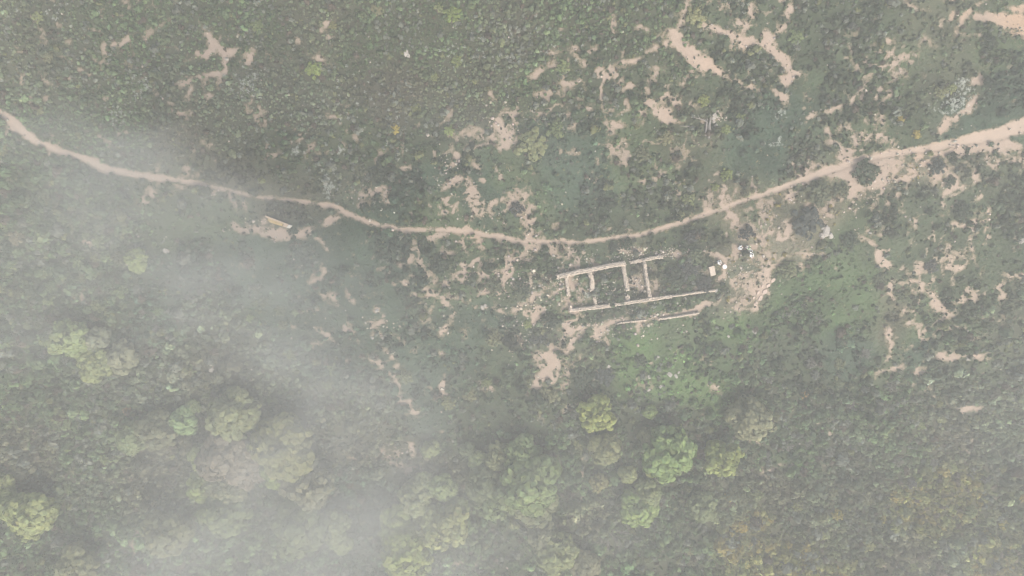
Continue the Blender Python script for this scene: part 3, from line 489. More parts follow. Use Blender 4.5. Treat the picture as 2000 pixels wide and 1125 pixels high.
def scatter(name, coll, pts, ids, rot, scl, tint, label=None, category=None):
    """ground cover nobody could count: one object that sets plants on points"""
    me = bpy.data.meshes.new(name); me.vertices.add(len(pts)); me.vertices.foreach_set('co', np.asarray(pts, np.float32).ravel())
    for an, t, key, arr in (('pick', 'INT', 'value', ids.astype(np.int32)), ('turn', 'FLOAT_VECTOR', 'vector', rot.astype(np.float32).ravel()), ('size', 'FLOAT_VECTOR', 'vector', scl.astype(np.float32).ravel())):
        a = me.attributes.new(an, t, 'POINT'); a.data.foreach_set(key, arr)
    a = me.attributes.new('tint', 'FLOAT_COLOR', 'POINT'); c = np.ones((len(pts), 4), np.float32); c[:, :3] = tint; a.data.foreach_set('color', c.ravel())
    o = link(bpy.data.objects.new(name, me)); tag(o, label, category, kind='stuff')
    g = bpy.data.node_groups.new(name, 'GeometryNodeTree')
    g.interface.new_socket('Geometry', in_out='INPUT', socket_type='NodeSocketGeometry'); g.interface.new_socket('Geometry', in_out='OUTPUT', socket_type='NodeSocketGeometry')
    N = g.nodes; gi = N.new('NodeGroupInput'); go = N.new('NodeGroupOutput'); ip = N.new('GeometryNodeInstanceOnPoints'); ci = N.new('GeometryNodeCollectionInfo')
    ci.inputs['Collection'].default_value = coll; ci.inputs['Separate Children'].default_value = True; ci.inputs['Reset Children'].default_value = True
    def attr(nm, t):
        n = N.new('GeometryNodeInputNamedAttribute'); n.data_type = t; n.inputs['Name'].default_value = nm; return n.outputs['Attribute']
    L = g.links.new
    L(gi.outputs[0], ip.inputs['Points']); L(ci.outputs[0], ip.inputs['Instance']); ip.inputs['Pick Instance'].default_value = True
    L(attr('pick', 'INT'), ip.inputs['Instance Index']); L(attr('turn', 'FLOAT_VECTOR'), ip.inputs['Rotation']); L(attr('size', 'FLOAT_VECTOR'), ip.inputs['Scale'])
    L(ip.outputs[0], go.inputs[0])
    md = o.modifiers.new('scatter', 'NODES'); md.node_group = g
    return o
SHRUBS = [leaf_mesh('shrub_leaves', *shrub_geo(20 + i, 8 + i % 3, 11, .30 - .02 * (i % 3), .62 + .12 * (i % 3)), M_LEAFI) for i in range(7)]
TUFTS = [leaf_mesh('tuft_blades', *tuft_geo(50 + i), M_LEAFI) for i in range(5)]
STONES = [np_mesh('stone', *stone_geo(70 + i), M_RUBBLE) for i in range(6)]
C_SHRUB = proto_collection('scrub_sources', SHRUBS); C_TUFT = proto_collection('tuft_sources', TUFTS); C_STONE = proto_collection('stone_sources', STONES)

# ---------------------------------------------------------------- the ruin's walls in picture coordinates: polyline, width px, height m
WALLS = [
 ([(1088,541),(1120,533),(1152,527),(1190,519),(1221,514)], 8.2, .95), ([(1106,536),(1108,556),(1111,577)], 5.5, .60),
 ([(1151,528),(1157,546),(1157,567)], 8.0, .75), ([(1161,582),(1165,598)], 5.0, .55), ([(1218,517),(1221,540),(1226,566)], 7.0, .60), ([(1225,578),(1228,592)], 7, .55),
 ([(1232,513),(1260,507),(1278,503),(1294,502)], 5.5, .60), ([(1258,508),(1264,545),(1271,584)], 5.5, .75),
 ([(1114,606),(1150,602),(1191,597)], 6.5, .85), ([(1115,598),(1115,608)], 4.5, .7), ([(1203,595),(1228,591),(1270,585),(1311,579)], 5.2, .85), ([(1311,579),(1350,573),(1397,567)], 3.6, .75)]
TERR = [([(1288,623),(1325,618),(1364,611)], 3.4, .45), ([(1205,632),(1240,627),(1262,625)], 2.6, .3)]
def wall_points(pl):
    out = []
    for (ax, ay), (bx, by) in zip(pl, pl[1:]):
        n = max(2, int(math.hypot(bx - ax, by - ay) / 3))
        for i in range(n): out.append((ax + (bx - ax) * i / n, ay + (by - ay) * i / n))
    out.append(pl[-1]); return np.array(out)
_wp = []
for pl, wd, hh in WALLS + TERR:
    q = wall_points(pl); x, y, z = ground_at(q[:, 0], q[:, 1]); _wp.append(np.stack([x, y, np.full(len(x), wd * MPP * .5 + .1)], 1))
WALLP = np.concatenate(_wp)
PEOPLE_PX = [(1463,484), (1466,491), (1468,498), (1446,484), (1405,512)]
CLEAR = [(*ground_at(px, py)[:2], .75) for px, py in PEOPLE_PX] + [(*ground_at(1415,521)[:2], .7), (*ground_at(1388,526)[:2], .75), (*ground_at(1391,533)[:2], .75)] + [(*ground_at(px, 434)[:2], .7) for px in (528, 538, 548, 558, 566)]
def keep_clear(x, y, pad=0.0):
    ok = np.ones(len(x), bool)
    near = (x > WALLP[:, 0].min() - 1) & (x < WALLP[:, 0].max() + 1) & (y > WALLP[:, 1].min() - 1) & (y < WALLP[:, 1].max() + 1)
    ii = np.where(near)[0]
    if len(ii):
        d2 = (x[ii, None] - WALLP[None, :, 0]) ** 2 + (y[ii, None] - WALLP[None, :, 1]) ** 2
        ok[ii] &= ~(d2 < (WALLP[None, :, 2] + pad) ** 2).any(1)
    for cx, cy, cr in CLEAR: ok &= (x - cx) ** 2 + (y - cy) ** 2 > (cr + pad) ** 2
    return ok
def jitter_grid(step, seed):
    r = np.random.default_rng(seed)
    gx, gy = np.meshgrid(np.arange(-100, 100, step), np.arange(-64, 54, step))
    x = (gx + r.uniform(-.5, .5, gx.shape) * step).ravel(); y = (gy + r.uniform(-.5, .5, gy.shape) * step).ravel()
    z = terrain(x, y); px, py = to_px(x, y, z)
    k = (px > -150) & (px < 2150) & (py > -130) & (py < 1260)
    return x[k], y[k], z[k], px[k], py[k], r

# low scrub
x, y, z, px, py, r = jitter_grid(.43, 1)
sv_, pv_, zn = soil_at(x, y, px, py)
clump = fbm(x, y, 3.0, 6, 3)
p = zn[:, 0] * 1.25 - .12 + (clump - .5) * 1.6 * (1 - zn[:, 0])
rad = zn[:, 1] * (1 + .22 * (py > 640)) * (1 - .22 * (zn[:, 0] > .72) * (py < 330)) * (.75 + .75 * fbm(x, y, 6, 4, 2)) * np.exp(r.normal(-.04, .46, len(x)).clip(-.9, .85))
mass = sstep(.52, .60, fbm(x, y, 4.2, 11, 3)) * sstep(.75, .5, zn[:, 0]) * (zn[:, 3] < .112)
p = np.maximum(p, mass * .95); rad = rad * (1 + .35 * mass)
k = (r.uniform(0, 1, len(x)) < p * np.minimum(1, (.43 / (rad * 1.16)) ** 2)) & (sv_ < .46) & keep_clear(x, y, .12)
k |= (sv_ > .25) & (sv_ < 1.0) & (pv_ < .55) & (r.uniform(0, 1, len(x)) < .40 - .24 * sstep(.5, 1, sv_)) & keep_clear(x, y, .12)
x, y, z, px, py, sv_, zn, rad, mass = [a[k] for a in (x, y, z, px, py, sv_, zn, rad, mass)]
n = len(x); u = r.uniform(0, 1, n)
rad = np.where(sv_ > .3, rad * r.uniform(.22, .62, n), rad)
tint = zn[:, 2:5] * np.array((1.52, 1.57, 1.46)) * (.45 + 1.1 * fbm(x, y, 5.5, 9, 3))[:, None] * np.exp(r.normal(0, 1, (n, 1)) * (.25 + .15 * (py > 560))[:, None]) * (1 + .10 * (py > 560))[:, None] * np.exp(r.normal(0, .035, (n, 3)))
sp = fbm(x, y, 5, 10, 2)
tint *= (1 - .38 * mass)[:, None]
grey = (u < .05 + .22 * (sp > .58)); tint[grey] = np.array((.155, .165, .13)) * np.exp(r.normal(0, .18, (grey.sum(), 1)))
yl = (u > .968); tint[yl] = np.array((.15, .16, .07)) * np.exp(r.normal(0, .18, (yl.sum(), 1)))
br = (u > .88) & (u < .93); tint[br] = np.array((.10, .078, .058)) * np.exp(r.normal(0, .15, (br.sum(), 1)))
yz = (zn[:, 2] > .115) & (u > .45) & (u < .72); tint[yz] = np.array((.25, .205, .06)) * np.exp(r.normal(0, .2, (yz.sum(), 1)))
rot = np.stack([r.normal(0, .12, n), r.normal(0, .12, n), r.uniform(0, 6.28, n)], 1)
hgt = rad * r.uniform(1.0, 2.0, n)
scatter('low_scrub', C_SHRUB, np.stack([x, y, z - .03], 1), r.integers(0, len(SHRUBS), n), rot, np.stack([rad, rad, hgt], 1), tint, 'dense low scrub covering the hillside', None)
N_SCRUB = n
# grass and small herbs between
x, y, z, px, py, r = jitter_grid(.40, 2)
sv_, pv_, zn = soil_at(x, y, px, py)
clump = fbm(x, y, 1.6, 3, 3)
p = (1.05 - zn[:, 0] * .85) * sstep(.30, .55, clump + .1)
k = (r.uniform(0, 1, len(x)) < p) & (sv_ + (r.uniform(-.25, .12, len(x))) < .50) & keep_clear(x, y, .05)
x, y, z, zn, sv_ = [a[k] for a in (x, y, z, zn, sv_)]
n = len(x); rad = r.uniform(.20, .38, n)
tint = zn[:, 2:5] * np.array((1.22, 1.38, 1.26)) * (.5 + 1.0 * fbm(x, y, 3.4, 5, 3))[:, None] * np.exp(r.normal(0, .16, (n, 1))) * np.exp(r.normal(0, .06, (n, 3)))
dry = r.uniform(0, 1, n) < (.04 + .25 * sstep(.2, .5, sv_)); tint[dry] = np.array((.20, .175, .10)) * np.exp(r.normal(0, .2, (dry.sum(), 1)))
rot = np.stack([r.normal(0, .1, n), r.normal(0, .1, n), r.uniform(0, 6.28, n)], 1)
scatter('grass', C_TUFT, np.stack([x, y, z - .01], 1), r.integers(0, len(TUFTS), n), rot, np.stack([rad, rad, rad * r.uniform(.6, 1.1, n)], 1), tint, 'short green grass and herbs between the shrubs', None)
N_GRASS = n
# loose stones on the stony ground
x, y, z, px, py, r = jitter_grid(.34, 3)
SP = [(1060,565,70,75,.42),(1150,560,70,50,.45),(1190,625,110,45,.30),(1225,492,50,12,.9),(1300,494,40,10,.9),(1240,550,14,30,.8),(1440,540,60,50,.22),(1350,566,30,8,.25),(1050,640,60,50,.25),(1600,400,120,80,.08),(1780,330,120,50,.10),
      (960,430,80,30,.12),(980,250,40,40,.22),(880,320,40,50,.16),(520,450,60,20,.30),(745,640,40,40,.15),(860,580,50,50,.14),(720,380,40,25,.18),(770,885,60,25,.25),(1400,230,20,16,.6),(1860,310,80,50,.14),(1010,525,60,40,.20),(1092,585,22,30,.55),(1097,553,12,8,.9)]
p = .004 + .04 * sstep(.2, .6, sample(PATHF, px, py)) + .05 * sstep(.3, .7, sample(SOILF, px, py))
for cx, cy, rx, ry, a in SP: p = np.maximum(p, a * np.exp(-((px - cx) / rx) ** 2 - ((py - cy) / ry) ** 2))
k = (r.uniform(0, 1, len(x)) < 1.05 * p * (.25 + 1.5 * sstep(.35, .65, fbm(x, y, 1.4, 2, 3)))) & keep_clear(x, y, -.05)
x, y, z = x[k], y[k], z[k]; n = len(x); rad = np.exp(r.normal(-2.15, .38, n)).clip(.05, .30)
tint = np.exp(r.normal(0, .16, (n, 1))) * np.exp(r.normal(0, .04, (n, 3)))
scatter('rubble', C_STONE, np.stack([x, y, z + rad * .3], 1), r.integers(0, len(STONES), n), np.stack([r.normal(0, .3, n), r.normal(0, .3, n), r.uniform(0, 6.28, n)], 1), np.stack([rad, rad, rad], 1), tint, 'loose pale stones strewn over the ground round the ruin', None)
N_STONE = n
# the drift of white flowers
V, F, C = tuft_geo(90, 10, .4, .2)
me_fl = np_mesh('flower_heads', *(lambda r: (leaf_cloud(np.stack([r.uniform(-.7, .7, 26), r.uniform(-.7, .7, 26), r.uniform(.5, .8, 26)], 1), unit(r.normal(0, .3, (26, 3)) + np.array((0, 0, 1.0))), .22, r, 1.0)[:2]))(np.random.default_rng(91)), M_PETAL)
C_FL = proto_collection('flower_sources', [me_fl])
r = np.random.default_rng(92); FP = [(1872,195,26,24,60),(1885,172,14,14,26),(1860,205,22,10,36),(1880,160,10,8,20),(1848,215,20,8,20),(640,355,14,26,60),(645,330,10,14,25),(665,292,8,6,14),(575,295,16,12,24),(690,318,6,5,8),(1145,570,40,20,14),(485,165,25,25,40),(270,175,20,30,26),(235,225,20,25,24),(930,90,80,40,40),(690,190,90,60,40),(1060,70,60,40,30),(110,30,80,25,20),(1525,225,12,8,14),(1515,278,14,8,14)]
fpx = np.concatenate([r.normal(cx, rx * .6, m) for cx, cy, rx, ry, m in FP]); fpy = np.concatenate([r.normal(cy, ry * .6, m) for cx, cy, rx, ry, m in FP])
x, y, z = ground_at(fpx, fpy, .3); n = len(x); rad = r.uniform(.16, .34, n)
scatter('white_flowers', C_FL, np.stack([x, y, z + .12], 1), np.zeros(n), np.stack([r.normal(0, .1, n), r.normal(0, .1, n), r.uniform(0, 6.28, n)], 1), np.stack([rad, rad, rad * 1.6], 1), np.ones((n, 3)), 'white flower heads in drifts among the scrub', None)

# ---------------------------------------------------------------- tubes, for trunks and branches
def tube_geo(paths, sides=6):
    V, F = [], []
    for pts in paths:
        pts = [(Vector(p[:3]), p[3]) for p in pts]; base = len(V)
        for i, (c, rr) in enumerate(pts):
            d = (pts[min(i + 1, len(pts) - 1)][0] - pts[max(i - 1, 0)][0]).normalized()
            a = d.orthogonal().normalized(); bb = d.cross(a)
            for k in range(sides):
                t = 2 * math.pi * k / sides; V.append(c + (a * math.cos(t) + bb * math.sin(t)) * rr)
        for i in range(len(pts) - 1):
            for k in range(sides):
                k2 = (k + 1) % sides; F.append((base + i * sides + k, base + i * sides + k2, base + (i + 1) * sides + k2, base + (i + 1) * sides + k))
        t = len(V); V.append(pts[-1][0] + (pts[-1][0] - pts[-2][0]).normalized() * pts[-1][1])
        for k in range(sides): F.append((base + (len(pts) - 1) * sides + k, base + (len(pts) - 1) * sides + (k + 1) % sides, t, t))
    return np.array([v[:] for v in V]), F
def tube_mesh(name, paths, mat, sides=6):
    V, F = tube_geo(paths, sides); me = bpy.data.meshes.new(name)
    me.from_pydata([tuple(v) for v in V], [], [f if f[2] != f[3] else f[:3] for f in F]); me.materials.append(mat)
    for p_ in me.polygons: p_.use_smooth = True
    return me

# ---------------------------------------------------------------- trees
CROWNS = [leaf_mesh('crown', *crown_geo(200 + i, 7 + i % 3, 30 + 3 * (i % 2), 18, .150), M_LEAF) for i in range(6)]
TRUNKS = []
for i in range(3):
    r_ = random.Random(300 + i)
    paths = [[(0, 0, -.35, .10), (r_.uniform(-.04, .04), r_.uniform(-.04, .04), .3, .075), (r_.uniform(-.08, .08), r_.uniform(-.08, .08), .7, .06), (0, 0, 1.25, .03)]]
    for k in range(6):
        a = k * 1.05 + r_.uniform(-.3, .3); q = r_.uniform(.45, .68)
        paths.append([(0, 0, .45 + .07 * k, .045), (q * .5 * math.cos(a), q * .5 * math.sin(a), .8 + .06 * k, .032), (q * math.cos(a), q * math.sin(a), 1.15 + r_.uniform(-.1, .15), .014)])
    TRUNKS.append(tube_mesh('trunk', paths, M_BARK))
LT = {'green': (.124, .142, .062), 'bright': (.138, .168, .062), 'yellow': (.168, .176, .075), 'olive': (.140, .142, .075), 'tan': (.155, .150, .088), 'mid': (.104, .120, .058), 'pale': (.145, .175, .078), 'dark': (.034, .047, .027), 'dull': (.085, .095, .052), 'ygreen': (.150, .178, .055), 'gold': (.27, .215, .055), 'orange': (.27, .16, .06), 'grey': (.115, .112, .098), 'gdark': (.044, .049, .043), 'white': (.34, .34, .31)}
TREES = [  # x, y, radius px, colour, label
 (130,662,30,'bright','bright green tree left of the tan and yellow crowns on the left slope'),
 (184,664,21,'tan','small tan-leaved tree between bright green tree and yellow-green tree'),
 (186,712,27,'yellow','yellow-green tree below the small tan tree on the left slope'),
 (236,700,25,'tan','hazy greyish tan tree right of the yellow-green tree, left slope'),
 (264,508,18,'yellow','lone round yellow-green tree in fog midway down the left slope'),
 (256,856,24,'olive','olive tree at the left end of the large mixed grove'),
 (304,842,30,'mid','mid green tree second from the left in the large mixed grove'),
 (356,822,22,'pale','pale green tree at the top of the large mixed grove'),
 (376,796,12,'pale','smallest pale treetop poking above the large mixed grove'),
 (448,812,40,'olive','broad olive tree crowning the top of the large mixed grove'),
 (398,895,22,'yellow','narrow yellow-green tree along the left flank of the large mixed grove'),
 (446,892,44,'tan','largest tan-olive crown in the middle of the mixed grove'),
 (486,925,24,'tan','small pinkish tan tree squeezed between tan giant and bright crown'),
 (392,950,24,'ygreen','yellow-green tree at the lower left of the mixed grove'),
 (440,962,28,'olive','olive crown under the tan giant in the mixed grove'),
 (434,1008,38,'mid','smooth mid green tree at the foot of the mixed grove'),
 (548,876,48,'ygreen','largest bright yellow-green crown, right end of the mixed grove'),
 (540,926,24,'ygreen','small yellow-green crown hanging under the largest bright crown'),
 (598,950,38,'tan','brownish olive tree right below the largest bright crown'),
 (584,1036,44,'mid','foggy green tree below the brownish olive tree'),
 (652,1028,24,'pale','pale foggy tree right of the foggy green tree'),
 (664,1062,18,'pale','faint small tree in the thickest fog at the picture foot'),
 (56,1010,36,'yellow','yellow tree near the lower left corner'),
 (16,985,24,'green','green tree leaning over the left edge beside the yellow tree'),
 (4,945,16,'bright','small bright green treetop cut by the left edge'),
 (320,1046,36,'mid','green tree right of the small bare soil clearing at lower left'),
 (146,1104,30,'olive','olive-yellow tree on the lower edge below the dead white tree'),
 (840,877,14,'pale','small pale tree right of the stony bare patch, lower middle'),
 (912,880,12,'dull','dull little tree left of the twin pale green crowns'),
 (935,902,16,'pale','pale green left crown of the row above the big central tree'),
 (976,893,22,'green','green middle crown of the row above the big central tree'),
 (1020,884,26,'green','largest right crown of the row above the big central tree'),
 (828,944,17,'pale','upper left treetop of the pale ring of trees, lower middle'),
 (864,952,22,'pale','upper right treetop of the pale ring of trees, lower middle'),
 (810,974,26,'pale','left treetop of the pale ring of trees, lower middle'),
 (893,994,18,'pale','right treetop of the pale ring of trees, lower middle'),
 (868,1030,36,'yellow','broad yellowish crown closing the pale ring of trees below'),
 (822,1032,22,'pale','pale crown between yellowish crown and tall left crown, lower middle'),
 (772,1014,22,'ygreen','upper crown of the yellow-green trees beside the thick fog'),
 (776,1050,28,'ygreen','middle crown of the yellow-green trees beside the thick fog'),
 (796,1086,38,'ygreen','lowest and widest yellow-green crown beside the thick fog'),
 (948,950,30,'mid','left half of the big central double-crowned green grove'),
 (976,972,34,'green','middle crown of the big central green grove'),
 (1036,944,46,'green','largest round crown of the big central green grove'),
 (1046,986,32,'green','lower right crown of the big central green grove'),
 (1058,1046,24,'mid','hazy green tree alone below the big central grove'),
 (1088,1080,30,'green','green tree on the lower edge right of the hazy tree'),
 (1142,1108,24,'olive','olive tree cut by the lower edge, right of centre'),
 (1166,810,28,'ygreen','fan-shaped yellow-green tree at the foot of the green bank'),
 (1270,806,11,'ygreen','tiny yellow-green tree right of the fan-shaped tree'),
 (1180,877,24,'green','dull green tree left of the brightest round green tree'),
 (1266,856,16,'green','small green tree touching the upper left of the brightest round tree'),
 (1306,884,39,'bright','brightest round green tree below the green bank'),
 (1274,916,13,'ygreen','small pale sprig tree at the lower left of the brightest round tree'),
 (1413,897,28,'ygreen','round yellow-green tree right of the brightest green tree'),
 (1246,996,29,'ygreen','yellow-green tree just above the fan of grey bare branches'),
 (1262,965,22,'green','green crown behind the yellow-green tree above the bare branches'),
 (1466,822,34,'olive','olive brown tree standing alone below the right end of the bank'),
 (1372,990,22,'olive','low olive tree left of the golden thicket'),
 (1226,927,14,'yellow','small yellowish tree above the green and yellow-green pair'),
 (1170,944,14,'yellow','small yellowish tree between central grove and the pair above branches'),
]
def ground_one(px, py, up=0.0):
    x, y, z = ground_at(np.array([px], float), np.array([py], float), up); return float(x[0]), float(y[0]), float(z[0])
made = {}
for i, (px, py, rp, cn, lab) in enumerate(TREES):
    rm = rp * MPP * 1.32
    for _ in range(3):
        x, y, z = ground_one(px, py, rm * 1.3); rm = rp * MPP * 1.32 * (H - z - rm * 1.3) / H
    v = i % len(CROWNS)
    e = empty('tree', (x, y, z - .1), random.uniform(0, 6.28), rm); tag(e, lab, 'tree', 'broadleaf trees on the lower slope')
    if v not in made:
        tr = bpy.data.objects.new('trunk', TRUNKS[v % 3]); cr = bpy.data.objects.new('crown', CROWNS[v]); made[v] = (tr, cr)
    else:
        tr = made[v][0].copy(); cr = made[v][1].copy()
    link(tr, e); link(cr, e)
    j = [random.uniform(.9, 1.1) for _ in range(3)]; b_ = random.uniform(.88, 1.12)
    cr.color = tuple(c * 1.5 * b_ * q for c, q in zip(LT[cn], j)) + (1,)

# ---------------------------------------------------------------- bushes that stand out
BUSHES = [leaf_mesh('bush', *bush_geo(400 + i, 24 + 3 * (i % 3), 22, .15, .8 + .1 * (i % 3)), M_LEAF) for i in range(6)]
BL = [
 (500,50,13,'green','round fresh green bush right of the bare patch at upper left'),
 (612,135,16,'ygreen','yellow-green bush below a few bare soil spots in the upper scrub'),
 (885,28,15,'ygreen','larger of the two yellow-green bushes near the top edge'),
 (857,15,9,'yellow','smaller of the two yellow-green bushes near the top edge'),
 (893,118,11,'bright','bright green bush alone in dense scrub above the middle'),
 (848,150,8,'yellow','small yellow-green bush in dense scrub below the bright green one'),
 (770,252,10,'gold','golden yellow bush at the lower rim of the dense scrub'),
 (690,247,8,'ygreen','small yellow-green bush left of the golden bush'),
 (877,255,10,'ygreen','yellow-green bush beside the pale stony clearing'),
 (812,216,13,'yellow','yellowish bush with a dark hollow below it in the upper scrub'),
 (735,20,11,'olive','olive bush near the top edge left of the middle'),
 (650,50,8,'yellow','yellowish bush beside the red soil spot in the upper scrub'),
 (1100,130,13,'green','green bush among thin bare streaks left of the soil fork'),
 (1362,28,20,'yellow','olive-yellow bush beside the narrow track at the top edge'),
 (1040,280,29,'yellow','large speckled olive-yellow bush right of the pale stony clearing'),
 (1085,250,18,'mid','dull green bush up right of the large speckled bush'),
 (1375,196,12,'ygreen','yellow-green bush above the dead tree'),
 (1446,226,9,'ygreen','small yellow-green bush right of the dead tree, higher one'),
 (1418,252,10,'bright','small bright bush right of the dead tree, lower one'),
 (1420,340,12,'ygreen','pale yellow-green bush on smooth grass above the path'),
 (1397,365,8,'ygreen','tiny yellow-green bush below the pale one above the path'),
 (1345,388,13,'green','green bush close above the path, right of the middle'),
 (1840,178,13,'yellow','left one of two olive-yellow bushes beside the white flowers'),
 (1860,172,10,'yellow','right one of two olive-yellow bushes beside the white flowers'),
 (1760,233,8,'gold','small yellow bush in grass above the path at right'),
 (1791,262,9,'gold','golden orange bush just above the path at right'),
 (1555,72,14,'green','green bush at the rim of the large bare patch, top right'),
 (1783,210,12,'dull','dull olive bush left of the white flowers'),
 (1695,335,25,'dark','large dark green bush standing in the fork of the path'),
 (1603,378,26,'dull','largest rounded bush on the bare ground below the path fork'),
 (1646,373,16,'dull','smaller rounded bush touching the largest one below the fork'),
 (1833,325,16,'gdark','dark grey bush alone on stony ground below the right path'),
 (1540,525,17,'olive','olive brown bush on the bare strip right of the people'),
 (1858,355,12,'dark','dark low bush at the end of the bare tongue below the right path'),
 (1862,305,9,'dark','dark bush close below the right end of the path'),
 (858,518,19,'dark','round dark green bush between bare streaks left of the ruin'),
 (743,338,23,'dark','wide dark bush above the bare patch, left of the middle'),
 (700,330,14,'dull','dull bush left of the wide dark bush above the path'),
 (1077,626,17,'dark','dark bush below the left end of the ruin'),
 (1055,662,18,'gdark','dark grey-green bush below left of the ruin, lower one'),
 (1030,634,9,'ygreen','small yellow-green bush left of the dark bush below the ruin'),
 (1058,648,8,'yellow','tiny yellowish bush between two dark bushes below the ruin'),
 (1170,681,17,'dull','brown-green bush at the upper left of the bright bank'),
 (1142,735,27,'dark','large dark bush right of the round bare clearing'),
 (1182,735,20,'gdark','grey dark bush right of the large dark bush on the bank'),
 (1072,770,22,'olive','olive bush at the foot of the round bare clearing'),
 (1252,705,13,'dark','small dark bush in the middle of the bright bank'),
 (875,786,16,'yellow','yellow-green bush right of the long bare scar'),
 (918,772,15,'olive','olive bush right of the yellow-green one near the scar'),
 (950,748,11,'green','small green bush beside the little bare spot, lower middle'),
 (790,737,17,'green','fresh green bush at the right rim of the long bare scar'),
 (565,690,14,'bright','bright green bush on the foggy slope left of the scar'),
 (640,750,12,'green','blue-green bush in the foggy scrub left of the scar'),
 (650,720,13,'pale','pale round bush in the foggy scrub left of the scar'),
 (710,805,9,'yellow','small yellowish bush below the foggy scrub left of the scar'),
 (72,32,11,'yellow','olive-yellow bush near the top left corner'),
 (94,112,12,'olive','olive bush with a white-flowered shrub beside it, upper left'),
 (76,215,8,'yellow','small yellow-flowered bush above the left end of the path'),
 (6,294,11,'yellow','yellow bush cut by the left edge below the path'),
 (30,465,16,'tan','tan dry bush on the left slope near the edge'),
 (128,876,10,'bright','small bright green bush in the lower left thicket'),
 (100,872,15,'tan','tan dry bush beside the small bright green bush, lower left'),
 (246,802,9,'orange','orange dead bush above the large mixed grove'),
 (1572,771,8,'orange','small orange dead bush in the thicket right of the bank'),
 (1400,520,8,'tan','dry tan bush near the round pale disc'),
 (1240,515,8,'dull','low dull bush at the gap in the ruin top wall'),
 (1350,462,13,'gdark','grey dark bush between path and ruin'),
 (1224,477,12,'dark','dark bush under the path above the ruin'),
 (1200,485,11,'dark','dark bush above the middle of the ruin top wall'),
 (1460,455,15,'gdark','grey bush above the group of people'),
 (1320,540,18,'dark','dark bush filling the eastern room of the ruin'),
 (1376,553,16,'gdark','grey twiggy bush in the corner of the eastern room'),
 (1360,500,15,'dull','brownish bush in the upper corner of the eastern room'),
 (1580,432,30,'gdark','largest grey bush left of the pale boulder'),
 (1660,470,18,'dark','dark bush right of the pale boulder'),
 (1935,82,16,'dark','dark green bush at the lower rim of the orange sand, top right'),
 (1720,545,13,'dull','dull bush left of the bare tongue at right'),
 (1880,410,18,'dark','dark bush between bare patches at far right'),
 (1820,520,14,'gdark','dark grey bush right of the forked bare patch'),
 (1740,840,10,'yellow','small yellowish bush at the end of the bare streak, lower right'),
 (875,520,8,'dull','small bush touching the round dark one left of the ruin'),
 (1020,560,16,'dark','dark bush left of the ruin among pale stones'),
 (965,560,18,'dull','dull wide bush left of the ruin near the bare patch'),
 (965,660,18,'olive','olive bush left of the dark bushes below the ruin'),
 (1010,408,14,'gdark','grey bush just above the middle of the path'),
 (1255,300,15,'dull','dull bush in the middle of smooth grass above the path'),
 (1300,268,14,'olive','olive bush left of the dead tree on the grass'),
]
first = {}
for i, (px, py, rp, cn, lab) in enumerate(BL):
    rm = rp * MPP * 1.12; x, y, z = ground_one(px, py, rm * .5); v = i % len(BUSHES)
    if v not in first: o = first[v] = bpy.data.objects.new('bush', BUSHES[v])
    else: o = first[v].copy()
    link(o); o.location = (x, y, z - .05); o.rotation_euler = (0, 0, random.uniform(0, 6.28)); o.scale = (rm, rm, rm * (random.uniform(.7, .95) if rp < 20 else .6))
    b_ = random.uniform(.9, 1.1); o.color = tuple(c * 1.3 * b_ * random.uniform(.94, 1.06) for c in LT[cn]) + (1,)
    tag(o, lab, 'bush', 'bushes that stand out from the scrub')

# larger shrubs of the thickets, alike within each thicket
TH = [  # boxes in the picture, count, radius px, colours, label, group
 ((0,300,250,640),64,(9,16),('dark','mid','dull','mid','pale'),'leafy green shrub packed in the sloping thicket along the left edge','shrubs of the left edge thicket'),
 ((0,640,230,1000),40,(8,13),('mid','dull','mid','olive','pale'),'rounded shrub in the dark thicket of the lower left slope','shrubs of the lower left thicket'),
 ((1440,700,1760,930),40,(8,13),('dark','mid','dull','grey'),'dull green shrub in the thicket right of the bright green bank','shrubs right of the bank'),
 ((1380,960,2000,1125),58,(9,15),('yellow','gold','olive','dull','mid','yellow'),'yellowing shrub in the golden thicket at the lower right','shrubs of the golden thicket'),
 ((1760,730,2000,960),34,(8,13),('grey','mid','dull','olive','yellow'),'grey-green shrub in the hazy thicket at the right edge','shrubs of the right edge thicket'),
 ((1080,840,1380,1100),30,(8,13),('mid','dull','olive','grey'),'hazy green shrub among the trees right of the central grove','shrubs among the lower middle trees'),
 ((240,560,620,800),34,(7,12),('mid','dull','grey','pale'),'fogged grey-green shrub above the large mixed grove','shrubs above the mixed grove'),
]
